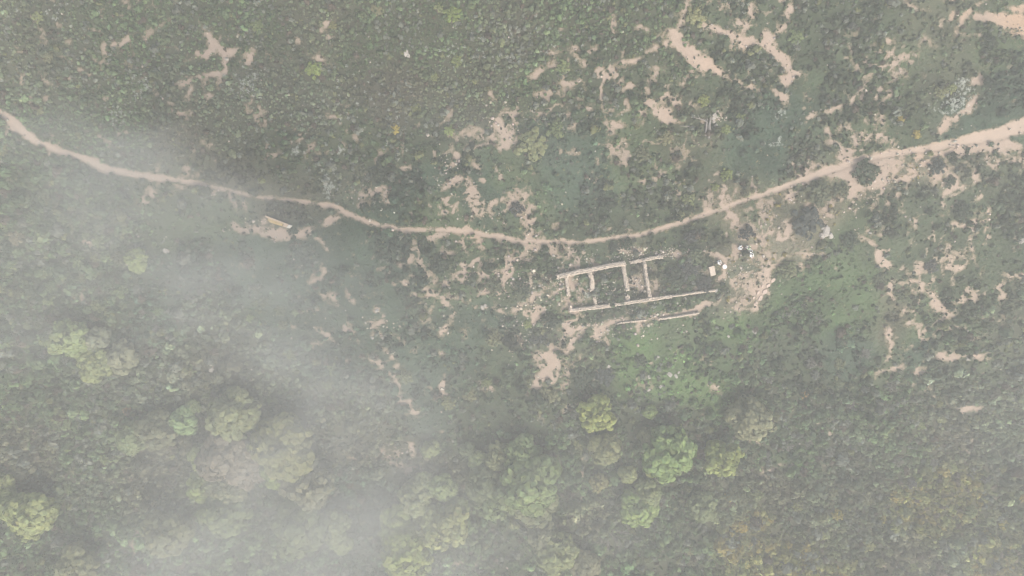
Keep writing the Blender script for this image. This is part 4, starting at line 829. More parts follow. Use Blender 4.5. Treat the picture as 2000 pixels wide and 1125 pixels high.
LM = [(130,662,'the three-lobed bright green tree'),(186,712,'the yellow-green tree on the left slope'),(264,508,'the lone foggy round tree'),(448,812,'the broad olive grove crown'),(548,876,'the largest bright grove crown'),
 (434,1008,'the smooth green grove tree'),(56,1010,'the yellow tree in the corner'),(320,1046,'the tree by the soil clearing'),(146,1104,'the olive tree on the lower edge'),(1306,884,'the brightest round tree'),(1413,897,'the round yellow-green tree'),
 (1246,996,'the tree above the bare fan'),(1188,1042,'the fan of bare branches'),(1466,822,'the lone olive brown tree'),(1372,990,'the low olive tree'),(1036,944,'the central grove'),(1166,810,'the fan-shaped tree'),(1088,1080,'the green tree on the lower edge'),
 (1470,858,'the bare patch under the bank'),(1895,797,'the small bare right patch'),(1720,722,'the level bare streak'),(1652,880,'the whitish sticks'),(1572,771,'the orange dead bush'),(1520,1085,'the grey twigs on the lower edge'),
 (2000,1125,'the lower right corner'),(1760,1125,'the golden thicket foot'),(2000,900,'the lower right edge'),(30,465,'the tan dry bush'),(182,469,'the white rock in the fog'),(200,335,'the bulge of the footpath'),(78,280,'the left bend of the footpath'),
 (5,683,'the red soil on the left edge'),(128,876,'the small bright bush'),(246,802,'the orange dead bush'),(415,717,'the white rock on the slope'),(565,690,'the bright bush in the fog'),(398,895,'the narrow grove tree'),(860,1030,'the pale ring of trees')]
CN = {'dark': 'dark green', 'mid': 'mid green', 'dull': 'dull green', 'pale': 'pale green', 'olive': 'olive', 'grey': 'grey', 'yellow': 'yellowish', 'gold': 'golden'}
def place_words(px, py):
    lx, ly, nm = min(LM, key=lambda t: (t[0] - px) ** 2 + (t[1] - py) ** 2); dx, dy = px - lx, py - ly; d = math.hypot(dx, dy)
    k = int(round(math.atan2(-dy, dx) / (math.pi / 4))) % 8
    dr = ('right of', 'up right of', 'above', 'up left of', 'left of', 'down left of', 'below', 'down right of')[k]
    return f"{'just' if d < 32 else 'close' if d < 65 else 'some way' if d < 110 else 'far'} {dr} {nm}"
taken = [(t[0], t[1], t[2]) for t in TREES] + [(t[0], t[1], t[2]) for t in BL]
seen = set()
for (bx0, by0, bx1, by1), cnt, (r0, r1), cols, lab0, grp in TH:
    got = 0; tries = 0
    while got < cnt and tries < 6000:
        tries += 1
        px = random.uniform(bx0, bx1); py = random.uniform(by0, by1); rp = random.uniform(r0, r1); cn = random.choice(cols)
        if (by0 == 300 and py < 330 + px * .35) or any((px - a) ** 2 + (py - b_) ** 2 < ((c + rp) * .8) ** 2 for a, b_, c in taken): continue
        if float(sample(SOILF, np.array([px]), np.array([py]))[0]) > .3: continue
        lab = f"{'small' if rp < r0 + (r1 - r0) * .45 else 'larger'} {CN[cn]} shrub {place_words(px, py)}"
        if lab in seen: continue
        seen.add(lab); taken.append((px, py, rp)); got += 1
        rm = rp * MPP * 1.1; x, y, z = ground_one(px, py, rm * .6); v = random.randrange(len(BUSHES))
        if v not in first: o = first[v] = bpy.data.objects.new('bush', BUSHES[v])
        else: o = first[v].copy()
        o.name = 'shrub'; link(o); o.location = (x, y, z - .05); o.rotation_euler = (0, 0, random.uniform(0, 6.28)); o.scale = (rm, rm, rm * random.uniform(.8, 1.2))
        b_ = random.uniform(.8, 1.15); o.color = tuple(c * 1.3 * b_ * random.uniform(.92, 1.08) for c in LT[cn]) + (1,)
        tag(o, lab, 'shrub', grp)

# ---------------------------------------------------------------- dead and bare wood
def twigs(rd, n, length, z0, tilt, r0, forks=2, arc=(0, 6.28), curve=.25):
    paths = []
    for i in range(n):
        a = arc[0] + (arc[1] - arc[0]) * (i + rd.uniform(-.4, .4)) / n; L = length * rd.uniform(.6, 1.1); tl = tilt * rd.uniform(.6, 1.3)
        p0 = Vector((0, 0, z0)); d = Vector((math.cos(a), math.sin(a), tl)).normalized(); pts = [(*p0, r0)]; q = p0
        for s in range(4):
            d = (d + Vector((rd.uniform(-1, 1), rd.uniform(-1, 1), rd.uniform(-.4, .3))) * curve).normalized(); q = q + d * L / 4; pts.append((*q, r0 * (1 - .2 * (s + 1)) + .004))
            if s in (1, 2):
                for f in range(forks):
                    d2 = (d + Vector((rd.uniform(-1, 1), rd.uniform(-1, 1), rd.uniform(-.2, .5))) * .7).normalized(); e = q + d2 * L * .22; e2 = e + (d2 + Vector((rd.uniform(-.3, .3), rd.uniform(-.3, .3), 0))) * L * .18
                    paths.append([(*q, r0 * .55), (*e, r0 * .4), (*e2, r0 * .18)])
        paths.append(pts)
    return paths
def bare_shrub(px, py, L, n, r0, label, arc=(0, 6.28), tilt=.8, seed=1, foliage=None):
    x, y, z = ground_one(px, py, L * .4); e = empty('bare_shrub', (x, y, z)); tag(e, label, 'bare shrub', 'bare grey shrubs')
    link(bpy.data.objects.new('branches', tube_mesh('branches', twigs(random.Random(seed), n, L, .05, tilt, r0, 2, arc), M_DEADWOOD, 4)), e)
    if foliage:
        o = bpy.data.objects.new('foliage', BUSHES[seed % 6]); link(o, e); s, cn = foliage; o.scale = (s, s, s * .5); o.color = (*LT[cn], 1)
bare_shrub(1346, 527, 1.5, 17, .045, 'bare grey shrub with spreading branches in the eastern room of the ruin', seed=3, foliage=(1.7, 'gdark'), tilt=.5)
bare_shrub(1188, 1042, 3.4, 22, .05, 'fan of long bare grey branches below the yellow-green tree', arc=(3.3, 6.9), tilt=.35, seed=4)
bare_shrub(1556, 598, 1.6, 15, .045, 'pale leafless shrub at the edge of the rock ledge on green slope', seed=5, tilt=.5)
bare_shrub(1596, 624, 1.1, 14, .04, 'small spiky grey shrub right of the pale leafless shrub', seed=6, tilt=.4)
bare_shrub(1692, 690, 1.2, 18, .04, 'spiky pale shrub on the dark green slope left of the bare streak', seed=7, tilt=.5, foliage=(.8, 'grey'))
bare_shrub(1652, 880, 1.4, 9, .05, 'whitish bare sticks in the thicket below the bank, lower right', arc=(-.6, 1.2), seed=8, tilt=.3)
bare_shrub(1520, 1085, 1.6, 12, .045, 'grey bare twigs at the left of the golden thicket by the lower edge', arc=(4.5, 7), seed=9, tilt=.4)
def loose(pts):     # picture points with a height and a radius in metres -> world tube
    out = []
    for px, py, up, rr in pts:
        x, y, z = ground_one(px, py, up); out.append((x, y, z + up, rr))
    return out
e = empty('dead_tree', (0, 0, 0)); tag(e, 'fallen grey dead tree with split trunk and broken branches on the grass', 'dead tree')
def piece(parent, name, pts, mat=M_DEADWOOD, sides=8):
    o = bpy.data.objects.new(name, tube_mesh(name, [loose(pts)], mat, sides)); link(o, parent); return o
bx, by, bz = ground_one(1384, 245); e.location = (0, 0, 0)
piece(e, 'trunk', [(1384,270,.15,.20),(1386,258,.30,.26),(1385,246,.38,.22),(1387,236,.40,.16),(1389,227,.40,.08)])
piece(e, 'trunk', [(1378,266,.12,.18),(1379,254,.28,.17),(1380,242,.36,.15),(1381,232,.40,.08)])
for pts in ([(1381,238,.4,.10),(1374,234,.6,.09),(1366,232,.7,.07),(1358,230,.7,.05),(1351,227,.6,.03)], [(1367,232,.7,.05),(1364,226,.8,.04),(1361,223,.8,.02)], [(1387,232,.4,.08),(1388,226,.7,.06),(1385,223,.8,.03)], [(1328,246,.3,.05),(1338,246,.35,.06),(1345,247,.35,.06),(1350,250,.35,.05),(1360,254,.3,.03)], [(1347,248,.35,.04),(1354,246,.4,.03),(1358,247,.4,.02)],
            [(1390,246,.3,.08),(1394,252,.3,.08),(1398,254,.25,.05),(1402,251,.25,.03)], [(1391,217,.3,.07),(1396,217,.35,.07),(1403,219,.3,.05)], [(1383,268,.2,.10),(1384,272,.15,.06),(1390,270,.1,.04)], [(1396,248,.25,.04),(1399,249,.3,.06),(1398,252,.2,.04)]):
    piece(e, 'branch', pts, sides=6)
x, y, z = ground_one(157, 1066); e = empty('dead_tree', (x, y, z)); tag(e, 'small white dead tree leaning in the lower left thicket', 'dead tree')
o = bpy.data.objects.new('trunk', tube_mesh('trunk', [[(-.6, -1.3, 0, .12), (-.3, -.6, .8, .09), (0, 0, 1.5, .07), (.25, .6, 2.0, .04)]], M_DEADWOOD)); link(o, e)
for k, (a, L) in enumerate(((.2, 1.0), (1.0, .9), (1.9, .7), (2.6, .6), (-.5, .6))):
    b0 = Vector((-.05 + .05 * k, -.1 + .12 * k, 1.45 + .08 * k)); d = Vector((math.cos(a), math.sin(a), .5)) * L
    o = bpy.data.objects.new('branch', tube_mesh('branch', [[(*b0, .055), (*(b0 + d * .5 + Vector((.05, -.05, .05))), .04), (*(b0 + d), .02)], [(*(b0 + d * .5), .03), (*(b0 + d * .75 + Vector((-.1, .2, .1))), .015)]], M_DEADWOOD)); link(o, e)

# ---------------------------------------------------------------- the ruin
def wall_mesh(pl, width, height, seed, taper_end=None):
    """rubble core with an uneven top: rings along the wall; then separate rough stones along faces and top"""
    r = np.random.default_rng(seed); q = wall_points(pl); x, y, z = ground_at(q[:, 0], q[:, 1], height)
    P = np.stack([x, y], 1); n = len(P); T = np.gradient(P, axis=0); T = T / (np.linalg.norm(T, axis=1, keepdims=True) + 1e-9); Nn = np.stack([-T[:, 1], T[:, 0]], 1)
    hw = width * MPP * .42; V, F = [], []; top = []
    for i in range(n):
        hh = height * (.80 + .32 * float(fbm(x[i], y[i], 1.1, 3, 2))); wl_ = hw * r.uniform(.90, 1.05); wr_ = hw * r.uniform(.90, 1.05); top.append(hh)
        for off, zz_ in ((-wl_ * 1.05, -.3), (-wl_, hh * .5), (-wl_ * .96, hh - .04), (-wl_ * .4, hh + r.normal(0, .015)), (wr_ * .4, hh + r.normal(0, .015)), (wr_ * .96, hh - .04), (wr_, hh * .5), (wr_ * 1.05, -.3)):
            V.append((P[i, 0] + Nn[i, 0] * off, P[i, 1] + Nn[i, 1] * off, z[i] + zz_))
    m = 8
    for i in range(n - 1):
        for k in range(m - 1): F.append((i * m + k, i * m + k + 1, (i + 1) * m + k + 1, (i + 1) * m + k))
    F.append(tuple(range(m))); F.append(tuple((n - 1) * m + k for k in range(m - 1, -1, -1)))
    me = bpy.data.meshes.new('wall'); me.from_pydata(V, [], F); me.materials.append(M_STONE)
    SV, SF = [], []; base = 0
    L = np.concatenate([[0], np.cumsum(np.linalg.norm(np.diff(P, axis=0), axis=1))]); s = 0.0
    while s < L[-1]:
        i = min(n - 1, int(np.searchsorted(L, s))); hh = top[i]
        spots = [(o_, hh + r.uniform(-.03, .05)) for o_ in np.arange(-hw + .08, hw - .03, .2)] + [(sg * hw, zz_) for sg in (-1, 1) for zz_ in np.arange(.1, hh, .22)]
        for off, zz_ in spots:
            if r.uniform() < .18: continue
            vv, ff = stone_geo(int(r.integers(1e6)), .16); sc = r.uniform(.085, .145); a = math.atan2(T[i, 1], T[i, 0]) + r.normal(0, .25)
            R = np.array([[math.cos(a), -math.sin(a), 0], [math.sin(a), math.cos(a), 0], [0, 0, 1]])
            c = np.array((P[i, 0] + Nn[i, 0] * (off + r.normal(0, .02)) + T[i, 0] * r.normal(0, .05), P[i, 1] + Nn[i, 1] * (off + r.normal(0, .02)) + T[i, 1] * r.normal(0, .05), z[i] + zz_))
            SV.append((vv * sc * np.array((1.25, 1, .8))) @ R.T + c); SF.append(ff + base); base += len(vv)
        s += .24
    return me, np_mesh('stones', np.concatenate(SV), np.concatenate(SF), M_STONE)
def build_walls(root, walls, seed):
    for i, (pl, wd, hh) in enumerate(walls):
        me, st = wall_mesh(pl, wd, hh, seed + i); o = link(bpy.data.objects.new('wall', me), root)
        s_ = link(bpy.data.objects.new('stones', st), o); tag(s_, kind='stuff')
ruin = empty('ruined_house', (0, 0, 0)); tag(ruin, 'roofless ruin of a stone house with low walls round several rooms', 'ruin')
build_walls(ruin, WALLS, 500)
tw = empty('terrace_wall', (0, 0, 0)); tag(tw, 'low broken retaining wall of pale stone below the ruin', 'wall')
build_walls(tw, TERR, 560)
# tan block of masonry at the ruin's east end
def slab(pxs, h0, h1, mat, name, parent, top_px=None):
    """prism over a picture quad standing on the ground"""
    pts = [ground_one(a, b_) for a, b_ in pxs]; n = len(pts); bm = bmesh.new()
    lo = [bm.verts.new((p_[0], p_[1], p_[2] + h0)) for p_ in pts]; hi = [bm.verts.new((p_[0] * 1.0, p_[1], p_[2] + (h1[i] if isinstance(h1, (list, tuple)) else h1))) for i, p_ in enumerate(pts)]
    for i in range(n): bm.faces.new((lo[i], lo[(i + 1) % n], hi[(i + 1) % n], hi[i]))
    bm.faces.new(hi); bm.faces.new(lo[::-1]); bmesh.ops.recalc_face_normals(bm, faces=bm.faces)
    bmesh.ops.bevel(bm, geom=bm.edges[:], offset=.035, segments=2, affect='EDGES', profile=.6)
    me = bpy.data.meshes.new(name); bm.to_mesh(me); bm.free(); me.materials.append(mat)
    o = bpy.data.objects.new(name, me); link(o, parent); return o
o = slab([(1383,522),(1394,519),(1397,537),(1387,540)], -.2, .35, M_STONE, 'block', ruin)
# the ochre wall
ow = empty('ochre_wall', (0, 0, 0)); tag(ow, 'short ochre-yellow wall remnant with a pale end beside the path', 'wall')
def strip(a0, a1, t0, t1):       # along 0..1 and across 0..1 of the wall's picture outline
    A, B, C_, D = (521,421.5), (571.5,441), (566,446.5), (524,433.5)
    def q(u, v): p0 = (A[0] + (B[0] - A[0]) * u, A[1] + (B[1] - A[1]) * u); p1 = (D[0] + (C_[0] - D[0]) * u, D[1] + (C_[1] - D[1]) * u); return (p0[0] + (p1[0] - p0[0]) * v, p0[1] + (p1[1] - p0[1]) * v)
    return [q(a0, t0), q(a1, t0), q(a1, t1), q(a0, t1)]
slab(strip(.0, .90, .0, .32), -.3, .75, M_COPING, 'coping', ow)
slab(strip(.08, .72, .335, .54), -.3, .68, M_OCHRE, 'course', ow); slab(strip(.06, .70, .555, .78), -.3, .60, M_OCHRE, 'course', ow); slab(strip(.10, .66, .795, 1.0), -.3, .50, M_OCHRE, 'course', ow)
slab(strip(.73, .90, .335, 1.0), -.3, .62, M_COPING, 'coping', ow); slab(strip(.91, 1.0, .0, 1.0), -.3, .72, M_PALE, 'end_block', ow)

# ---------------------------------------------------------------- rocks one can point to
ROCKM = []
for i in range(4):
    r_ = np.random.default_rng(600 + i); bm = bmesh.new(); bmesh.ops.create_icosphere(bm, subdivisions=3, radius=1)
    for v in bm.verts:
        n_ = float(fbm(v.co.x * 3 + 10 * i, v.co.y * 3 + v.co.z * 2.1, 1.3, i, 3)); v.co = Vector([math.copysign(abs(c) ** .75, c) for c in v.co]) * (.72 + .62 * n_); v.co.z *= .6
    me = bpy.data.meshes.new('rock'); bm.to_mesh(me); bm.free(); me.materials.append(M_ROCK); ROCKM.append(me)
ROCKS = [
 (1613,452,9,'large pale boulder beside the grey bush'),(1606,460,6,'pale rock leaning at the lower left of the large boulder'),(1621,460,6,'grey flat rock at the lower right of the large boulder'),(1608,446,4,'small pale rock at the upper left of the large boulder'),
 (182,469,4,'white rock in the foggy left slope above the bare stony spot'),(413,722,5,'white rock on the foggy slope, larger of two'),(412,711,3.5,'small rock above the white rock on the foggy slope'),
 (1893,700,5,'white rock on the bare streak near the right edge'),(1889,683,3.5,'small white rock above the bare streak near the right edge'),(1996,470,6,'white rock at the right edge'),(1660,488,2.4,'tiny white stone on dark grass right of the boulder'),
 (1188,716,4,'pale upright stone on the left of the bright bank'),(1268,736,4,'long pale stone low on the bright bank'),(1308,731,5,'flat pale stone in the middle of the bright bank'),(1320,734,4,'tilted pale stone right of the flat one on the bank'),(1326,727,3,'small pale stone above the tilted one on the bank'),(1267,762,4,'narrow upright stone at the foot of the bright bank'),(1290,755,4,'long flat stone at the foot of the bright bank'),
 (1285,697,3,'small white stone in the brown hollow of the bank'),(1423,657,3,'pale stone at the upper right of the bank'),(1474,647,5,'long pale rock at the right top of the bank'),
 (1120,693,4,'flat pale rock at the top of the round bare clearing'),(1025,723,2.5,'tiny white stone left of the round bare clearing'),(736,607,4,'pale block of stone at the head of the foggy bare spots'),(714,631,3,'thin white stone left of the foggy bare spots'),
 (748,660,3.5,'white stone above the long bare scar, right one'),(727,660,3,'white stone above the long bare scar, left one'),(942,600,4,'pale stone left of the ruin at the end of a bare streak'),(947,597,4,'square pale stone next to the bare streak left of the ruin'),
 (1396,224,5,'large pale stone beside the top of the dead tree'),(1400,227,3.5,'small pale stone right of the dead tree top'),(1393,231,4,'pale stone near the fork of the dead tree'),(1394,238,3,'small stone near the trunk of the dead tree'),
 (1077,517,3,'round pale stone outside the left corner of the ruin, lower one'),(1081,499,3,'round pale stone outside the left corner of the ruin, upper one'),(1310,541,3,'white stone in the middle of the eastern room'),(1338,583,3,'pale stone just outside the long lower wall'),(1312,594,3.5,'long pale stone below the long lower wall'),(1322,592,3,'flat pale stone below the long lower wall, middle'),(1334,593,3,'pale stone below the long lower wall, right'),
 (1360,582,2.5,'small pale stone near the eastern end of the long lower wall'),(1399,568,3.5,'white stone at the eastern tip of the long lower wall'),(1326,565,3,'pale stone inside the long lower wall'),(793,104,5,'grey-white rock in the dense scrub above the middle'),(798,109,3.5,'small grey rock beside the rock in the dense scrub'),
 (1700,455,2.5,'small pale stone on grass left of the forked bare patch'),(325,490,5,'white streak of rock on the foggy slope left of the ochre wall'),(690,915,3.5,'small white stone below the foggy stony patch'),(885,862,3,'small stone at the brown spot above the pale ring of trees'),(1548,515,3,'pale stone above the olive brown bush'),
]
f0 = {}
for i, (px, py, rp, lab) in enumerate(ROCKS):
    x, y, z = ground_one(px, py, .1); v = i % 4
    if v not in f0: o = f0[v] = bpy.data.objects.new('rock', ROCKM[v])
    else: o = f0[v].copy()
    s = rp * MPP; link(o); o.location = (x, y, z + s * .22); o.rotation_euler = (random.uniform(-.3, .3), random.uniform(-.3, .3), random.uniform(0, 6.28)); o.scale = (s * random.uniform(.95, 1.3), s * random.uniform(.65, .95), s * random.uniform(.8, 1.2)); tag(o, lab, 'rock', 'rocks lying on the hillside')
# strata of the pink rock ledge
lg = empty('rock_ledge', (0, 0, 0)); tag(lg, 'pinkish layered rock ledge on the slope edge right of the ruin', 'rock ledge')
M_LEDGE = solid_material('ledge_rock', (.36, .27, .22), (.48, .385, .32), 2.5, .9, .5)
for k, (ax, ay, rr) in enumerate(((1476,594,6),(1485,583,7),(1480,572,5),(1494,570,7),(1500,558,6),(1510,548,6),(1490,559,5),(1472,582,4))):
    qd = []
    for j in range(7):
        t = -j * 2 * math.pi / 7; q = rr * random.uniform(.7, 1.1); u, v_ = q * math.cos(t), q * .62 * math.sin(t); qd.append((ax + u * .62 + v_ * .78, ay - u * .78 + v_ * .62))
    slab(qd, -.25, [.05 + random.uniform(0, .12) for _ in qd], M_LEDGE, 'rock_layer', lg)

# ---------------------------------------------------------------- the round disc
x, y, z = ground_one(1415, 521, .3)
bm = bmesh.new(); bmesh.ops.create_cone(bm, cap_ends=True, segments=40, radius1=.33, radius2=.33, depth=.05); bmesh.ops.bevel(bm, geom=[e_ for e_ in bm.edges if len(e_.link_faces) == 2 and abs(e_.link_faces[0].normal.z - e_.link_faces[1].normal.z) > .5], offset=.02, segments=3, affect='EDGES')
me = bpy.data.meshes.new('table_top'); bm.to_mesh(me); bm.free(); me.materials.append(M_DISC)
tb = empty('round_table', (x, y, z)); tag(tb, 'small round pale pink table top outside the eastern end of the ruin', 'table')
o = link(bpy.data.objects.new('table_top', me), tb); o.location = (0, 0, .42)
for k in range(3):
    a = k * 2.094; o = link(bpy.data.objects.new('leg', tube_mesh('leg', [[(.10 * math.cos(a), .10 * math.sin(a), .40, .015), (.24 * math.cos(a), .24 * math.sin(a), -.03, .015)]], M_DARK)), tb)

# ---------------------------------------------------------------- people
def skin(name, pts, edges, mat, parent, sub=2, root=0):
    me = bpy.data.meshes.new(name); me.from_pydata([p_[:3] for p_ in pts], edges, []); me.materials.append(mat)
    o = bpy.data.objects.new(name, me); link(o, parent); m = o.modifiers.new('skin', 'SKIN'); m.use_smooth_shade = True
    sv_ = me.skin_vertices[0].data
    for i, p_ in enumerate(pts): rr = p_[3]; sv_[i].radius = rr if isinstance(rr, tuple) else (rr, rr)
    sv_[root].use_root = True
    s = o.modifiers.new('smooth', 'SUBSURF'); s.levels = sub; s.render_levels = sub; return o
def person(px, py, rz, pose, label, top=M_WHITE, legs=M_DARK):
    """pose: 'sit' on the ground with knees drawn up, or 'stand' bending a little; faces +Y before turning"""
    up = .45 if pose == 'sit' else .9
    x, y, z = ground_one(px, py, up); e = empty('person', (x, y, z), rz); tag(e, label, 'person', 'people beside the ruin')
    if pose == 'sit':
        hip = Vector((0, -.12, .14)); chest = Vector((0, -.10, .52)); neck = Vector((0, -.06, .66)); head = Vector((0, -.02, .80)); kn = lambda s: Vector((s * .13, .32, .46)); an = lambda s: Vector((s * .12, .42, .07)); toe = lambda s: Vector((s * .13, .62, .04))
        el = lambda s: Vector((s * .27, .06, .36)); wr = lambda s: Vector((s * .12, .27, .46))
    else:
        hip = Vector((0, -.05, .92)); chest = Vector((0, .04, 1.28)); neck = Vector((0, .11, 1.46)); head = Vector((0, .17, 1.58)); kn = lambda s: Vector((s * .11, .02, .50)); an = lambda s: Vector((s * .11, -.03, .08)); toe = lambda s: Vector((s * .13, .16, .04))
        el = lambda s: Vector((s * .30, .06, 1.13)); wr = lambda s: Vector((s * .22, .28, 1.05))
    sh = lambda s: chest + Vector((s * .18, .01, .11))
    pts = [(*hip, (.15, .11)), (*((hip + chest) / 2), (.13, .10)), (*chest, (.16, .11)), (*neck, .055), (*(head - Vector((0, 0, .06))), .075), (*(head + Vector((0, .01, .04))), (.08, .095)), (*(head + Vector((0, -.005, .11))), .06)]
    ed = [(0, 1), (1, 2), (2, 3), (3, 4), (4, 5), (5, 6)]
    for s in (-1, 1):
        b0 = len(pts); hp = hip + Vector((s * .09, .02, -.03)); pts += [(*hp, .085), (*kn(s), .055), (*an(s), .038), (*toe(s), .03)]; ed += [(0, b0), (b0, b0 + 1), (b0 + 1, b0 + 2), (b0 + 2, b0 + 3)]
        b0 = len(pts); hand = wr(s) + (wr(s) - el(s)).normalized() * .08; pts += [(*sh(s), .058), (*el(s), .042), (*wr(s), .028), (*hand, .034)]; ed += [(2, b0), (b0, b0 + 1), (b0 + 1, b0 + 2), (b0 + 2, b0 + 3)]
        fd = (wr(s) - el(s)).normalized(); sd_ = fd.cross(Vector((0, 0, 1))).normalized()
        for f, (o_, L) in enumerate(((-.027, .07), (-.009, .085), (.009, .08), (.027, .062))):
            c0 = hand + sd_ * o_ + fd * .03; pts += [(*c0, .010), (*(c0 + fd * L * .55 - Vector((0, 0, .012))), .009), (*(c0 + fd * L - Vector((0, 0, .035))), .008)]; n_ = len(pts); ed += [(b0 + 3, n_ - 3), (n_ - 3, n_ - 2), (n_ - 2, n_ - 1)]
        th = hand - fd * .02 - sd_ * s * .035; pts += [(*th, .012), (*(th + fd * .045 - sd_ * s * .02), .010)]; n_ = len(pts); ed += [(b0 + 3, n_ - 2), (n_ - 2, n_ - 1)]
    body = skin('body', pts, ed, M_SKIN, e)
    # face
    for s in (-1, 1):
        bm = bmesh.new(); bmesh.ops.create_uvsphere(bm, u_segments=8, v_segments=6, radius=.013); me = bpy.data.meshes.new('eye'); bm.to_mesh(me); bm.free(); me.materials.append(M_HAIR); o = link(bpy.data.objects.new('eye', me), e); o.location = head + Vector((s * .032, .098, .03))
        bm = bmesh.new(); bmesh.ops.create_uvsphere(bm, u_segments=8, v_segments=6, radius=.028); me = bpy.data.meshes.new('ear'); bm.to_mesh(me); bm.free(); me.materials.append(M_SKIN); o = link(bpy.data.objects.new('ear', me), e); o.location = head + Vector((s * .085, 0, .02)); o.scale = (.4, .7, 1)
    skin('nose', [(*(head + Vector((0, .09, .03))), .010), (*(head + Vector((0, .115, -.005))), .016)], [(0, 1)], M_SKIN, e, 1); skin('mouth', [(*(head + Vector((-.022, .085, -.045))), .008), (*(head + Vector((.022, .085, -.045))), .008)], [(0, 1)], M_DARK, e, 1)
    skin('hair', [(*(head + Vector((0, .03, .12))), (.075, .05)), (*(head + Vector((0, -.04, .10))), (.095, .08)), (*(head + Vector((0, -.07, .02))), (.085, .06)), (*(head + Vector((0, -.065, -.05))), (.06, .04))], [(0, 1), (1, 2), (2, 3)], M_HAIR, e, 2)
    sp_ = [(*(hip + Vector((0, 0, .05))), (.20, .16)), (*((hip + chest) / 2), (.19, .15)), (*chest, (.205, .15)), (*(neck - Vector((0, 0, .05))), .075)]; se = [(0, 1), (1, 2), (2, 3)]
    for s in (-1, 1):
        b0 = len(sp_); sp_ += [(*sh(s), .095), (*el(s), .080), (*(el(s) * .25 + wr(s) * .75), .062)]; se += [(2, b0), (b0, b0 + 1), (b0 + 1, b0 + 2)]
    skin('shirt', sp_, se, top, e)
    tp = [(*(hip + Vector((0, 0, .02))), (.16, .12))]; te = []
    for s in (-1, 1):
        b0 = len(tp); hp = hip + Vector((s * .09, .02, -.04)); tp += [(*hp, .115), (*kn(s), .088), (*(kn(s) * .12 + an(s) * .88), .066)]; te += [(0, b0), (b0, b0 + 1), (b0 + 1, b0 + 2)]
        skin('shoe', [(*(an(s) - Vector((0, .03, .02))), .045), (*toe(s), .042)], [(0, 1)], M_DARK, e, 1)
    skin('trousers', tp, te, legs, e)
person(1463, 484, 1.2, 'sit', 'person in pale green top and trousers, topmost of three in a row', M_VEST, M_WHITE)
person(1466, 491, .6, 'sit', 'person all in white with dark hair, middle one of three in a row', M_WHITE, M_WHITE)
person(1468, 498, -2.6, 'sit', 'person in white sitting lowest of the three in a row', M_WHITE, M_WHITE)
person(1446, 484, -1.0, 'sit', 'person in white clothes apart, left of the three in a row', M_WHITE, M_WHITE)
person(1405, 512, -2.4, 'sit', 'person in white clothes close to the round pale table by the ruin', M_WHITE, M_WHITE)

# ---------------------------------------------------------------- air: even haze and the fog bank drifting below the camera
def box(name, lo, hi, mat):
    V = [(x_, y_, z_) for z_ in (lo[2], hi[2]) for y_ in (lo[1], hi[1]) for x_ in (lo[0], hi[0])]
    me = bpy.data.meshes.new(name); me.from_pydata(V, [], [(0, 2, 3, 1), (4, 5, 7, 6), (0, 1, 5, 4), (2, 6, 7, 3), (0, 4, 6, 2), (1, 3, 7, 5)]); me.materials.append(mat)
    o = link(bpy.data.objects.new(name, me)); tag(o, kind='stuff'); return o
m, nt = new_mat('haze_air'); out = nd(nt, 'ShaderNodeOutputMaterial'); pv_n = nd(nt, 'ShaderNodeVolumePrincipled'); pv_n.inputs['Density'].default_value = HAZE_DENSITY; pv_n.inputs['Color'].default_value = (.93, .95, .88, 1); pv_n.inputs['Anisotropy'].default_value = 0.0
nt.links.new(pv_n.outputs[0], out.inputs['Volume'])
o = box('haze', (-275, -275, -31), (275, 275, H + 3), m); o['label'] = 'thin pale haze over the whole hillside'
FZ0, FZ1, FZM = 6.0, 62.0, 34.0
m, nt = new_mat('fog_wisps'); out = nd(nt, 'ShaderNodeOutputMaterial'); pv_n = nd(nt, 'ShaderNodeVolumePrincipled'); pv_n.inputs['Color'].default_value = (.94, .96, .90, 1); pv_n.inputs['Anisotropy'].default_value = 0.0
geo = nd(nt, 'ShaderNodeNewGeometry'); pos = geo.outputs['Position']
wn1 = noise_node(nt, pos, .045, 2)
off = nt.nodes.new('ShaderNodeVectorMath'); off.operation = 'MULTIPLY_ADD'; nt.links.new(wn1.outputs['Color'], off.inputs[0]); off.inputs[1].default_value = (16, 16, 6); off.inputs[2].default_value = (-8, -8, -3)
wpos = nt.nodes.new('ShaderNodeVectorMath'); wpos.operation = 'ADD'; nt.links.new(pos, wpos.inputs[0]); nt.links.new(off.outputs[0], wpos.inputs[1])
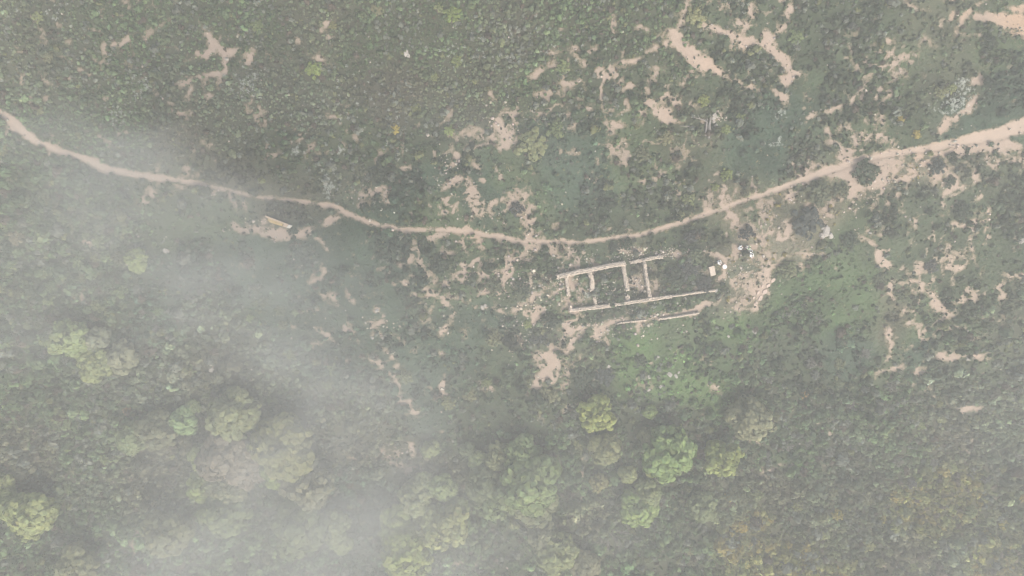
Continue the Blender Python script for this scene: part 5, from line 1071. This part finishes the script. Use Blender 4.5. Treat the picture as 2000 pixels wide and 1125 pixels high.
sep = nd(nt, 'ShaderNodeSeparateXYZ'); nt.links.new(wpos.outputs[0], sep.inputs[0]); sx, sy, sz = sep.outputs
kf = MPP * (H - FZM) / H; tot = None; SIG = 9.0
for (px, py, rx, ry, tn, tau) in FOG:
    cx, cy = (px - 1000) * kf, (562.5 - py) * kf; t = math.radians(tn); ax, ay = rx * kf, ry * kf
    dx = math_node(nt, 'SUBTRACT', sx, cx); dy = math_node(nt, 'SUBTRACT', sy, cy)
    u = math_node(nt, 'MULTIPLY_ADD', dx, math.cos(t) / ax, math_node(nt, 'MULTIPLY', dy, math.sin(t) / ax)); v_ = math_node(nt, 'MULTIPLY_ADD', dx, -math.sin(t) / ay, math_node(nt, 'MULTIPLY', dy, math.cos(t) / ay))
    q = math_node(nt, 'MULTIPLY_ADD', u, u, math_node(nt, 'MULTIPLY', v_, v_)); g = math_node(nt, 'MULTIPLY', math_node(nt, 'EXPONENT', math_node(nt, 'MULTIPLY', q, -1.0)), tau / (SIG * math.sqrt(math.pi)))
    tot = g if tot is None else math_node(nt, 'ADD', tot, g)
dz = math_node(nt, 'MULTIPLY', math_node(nt, 'SUBTRACT', sz, FZM), 1 / SIG); zg = math_node(nt, 'EXPONENT', math_node(nt, 'MULTIPLY', math_node(nt, 'MULTIPLY', dz, dz), -1.0))
mp = nd(nt, 'ShaderNodeMapping'); mp.inputs['Rotation'].default_value = (0, 0, .45); mp.inputs['Scale'].default_value = (1, 1.9, 1.4); nt.links.new(pos, mp.inputs['Vector'])
wn2 = noise_node(nt, mp.outputs[0], .10, 4, .6); wf = math_node(nt, 'MAXIMUM', math_node(nt, 'MULTIPLY_ADD', wn2.outputs['Fac'], 4.6, -1.3), .08)
dens = math_node(nt, 'MULTIPLY', math_node(nt, 'MULTIPLY', tot, zg), wf)
nt.links.new(dens, pv_n.inputs['Density']); nt.links.new(pv_n.outputs[0], out.inputs['Volume'])
o = box('fog_bank', (-70, -52, FZ0), (62, 40, FZ1), m); o['label'] = 'drifting fog thickest over the lower left of the slope'
print('SCRUB', N_SCRUB, 'GRASS', N_GRASS, 'STONES', N_STONE)
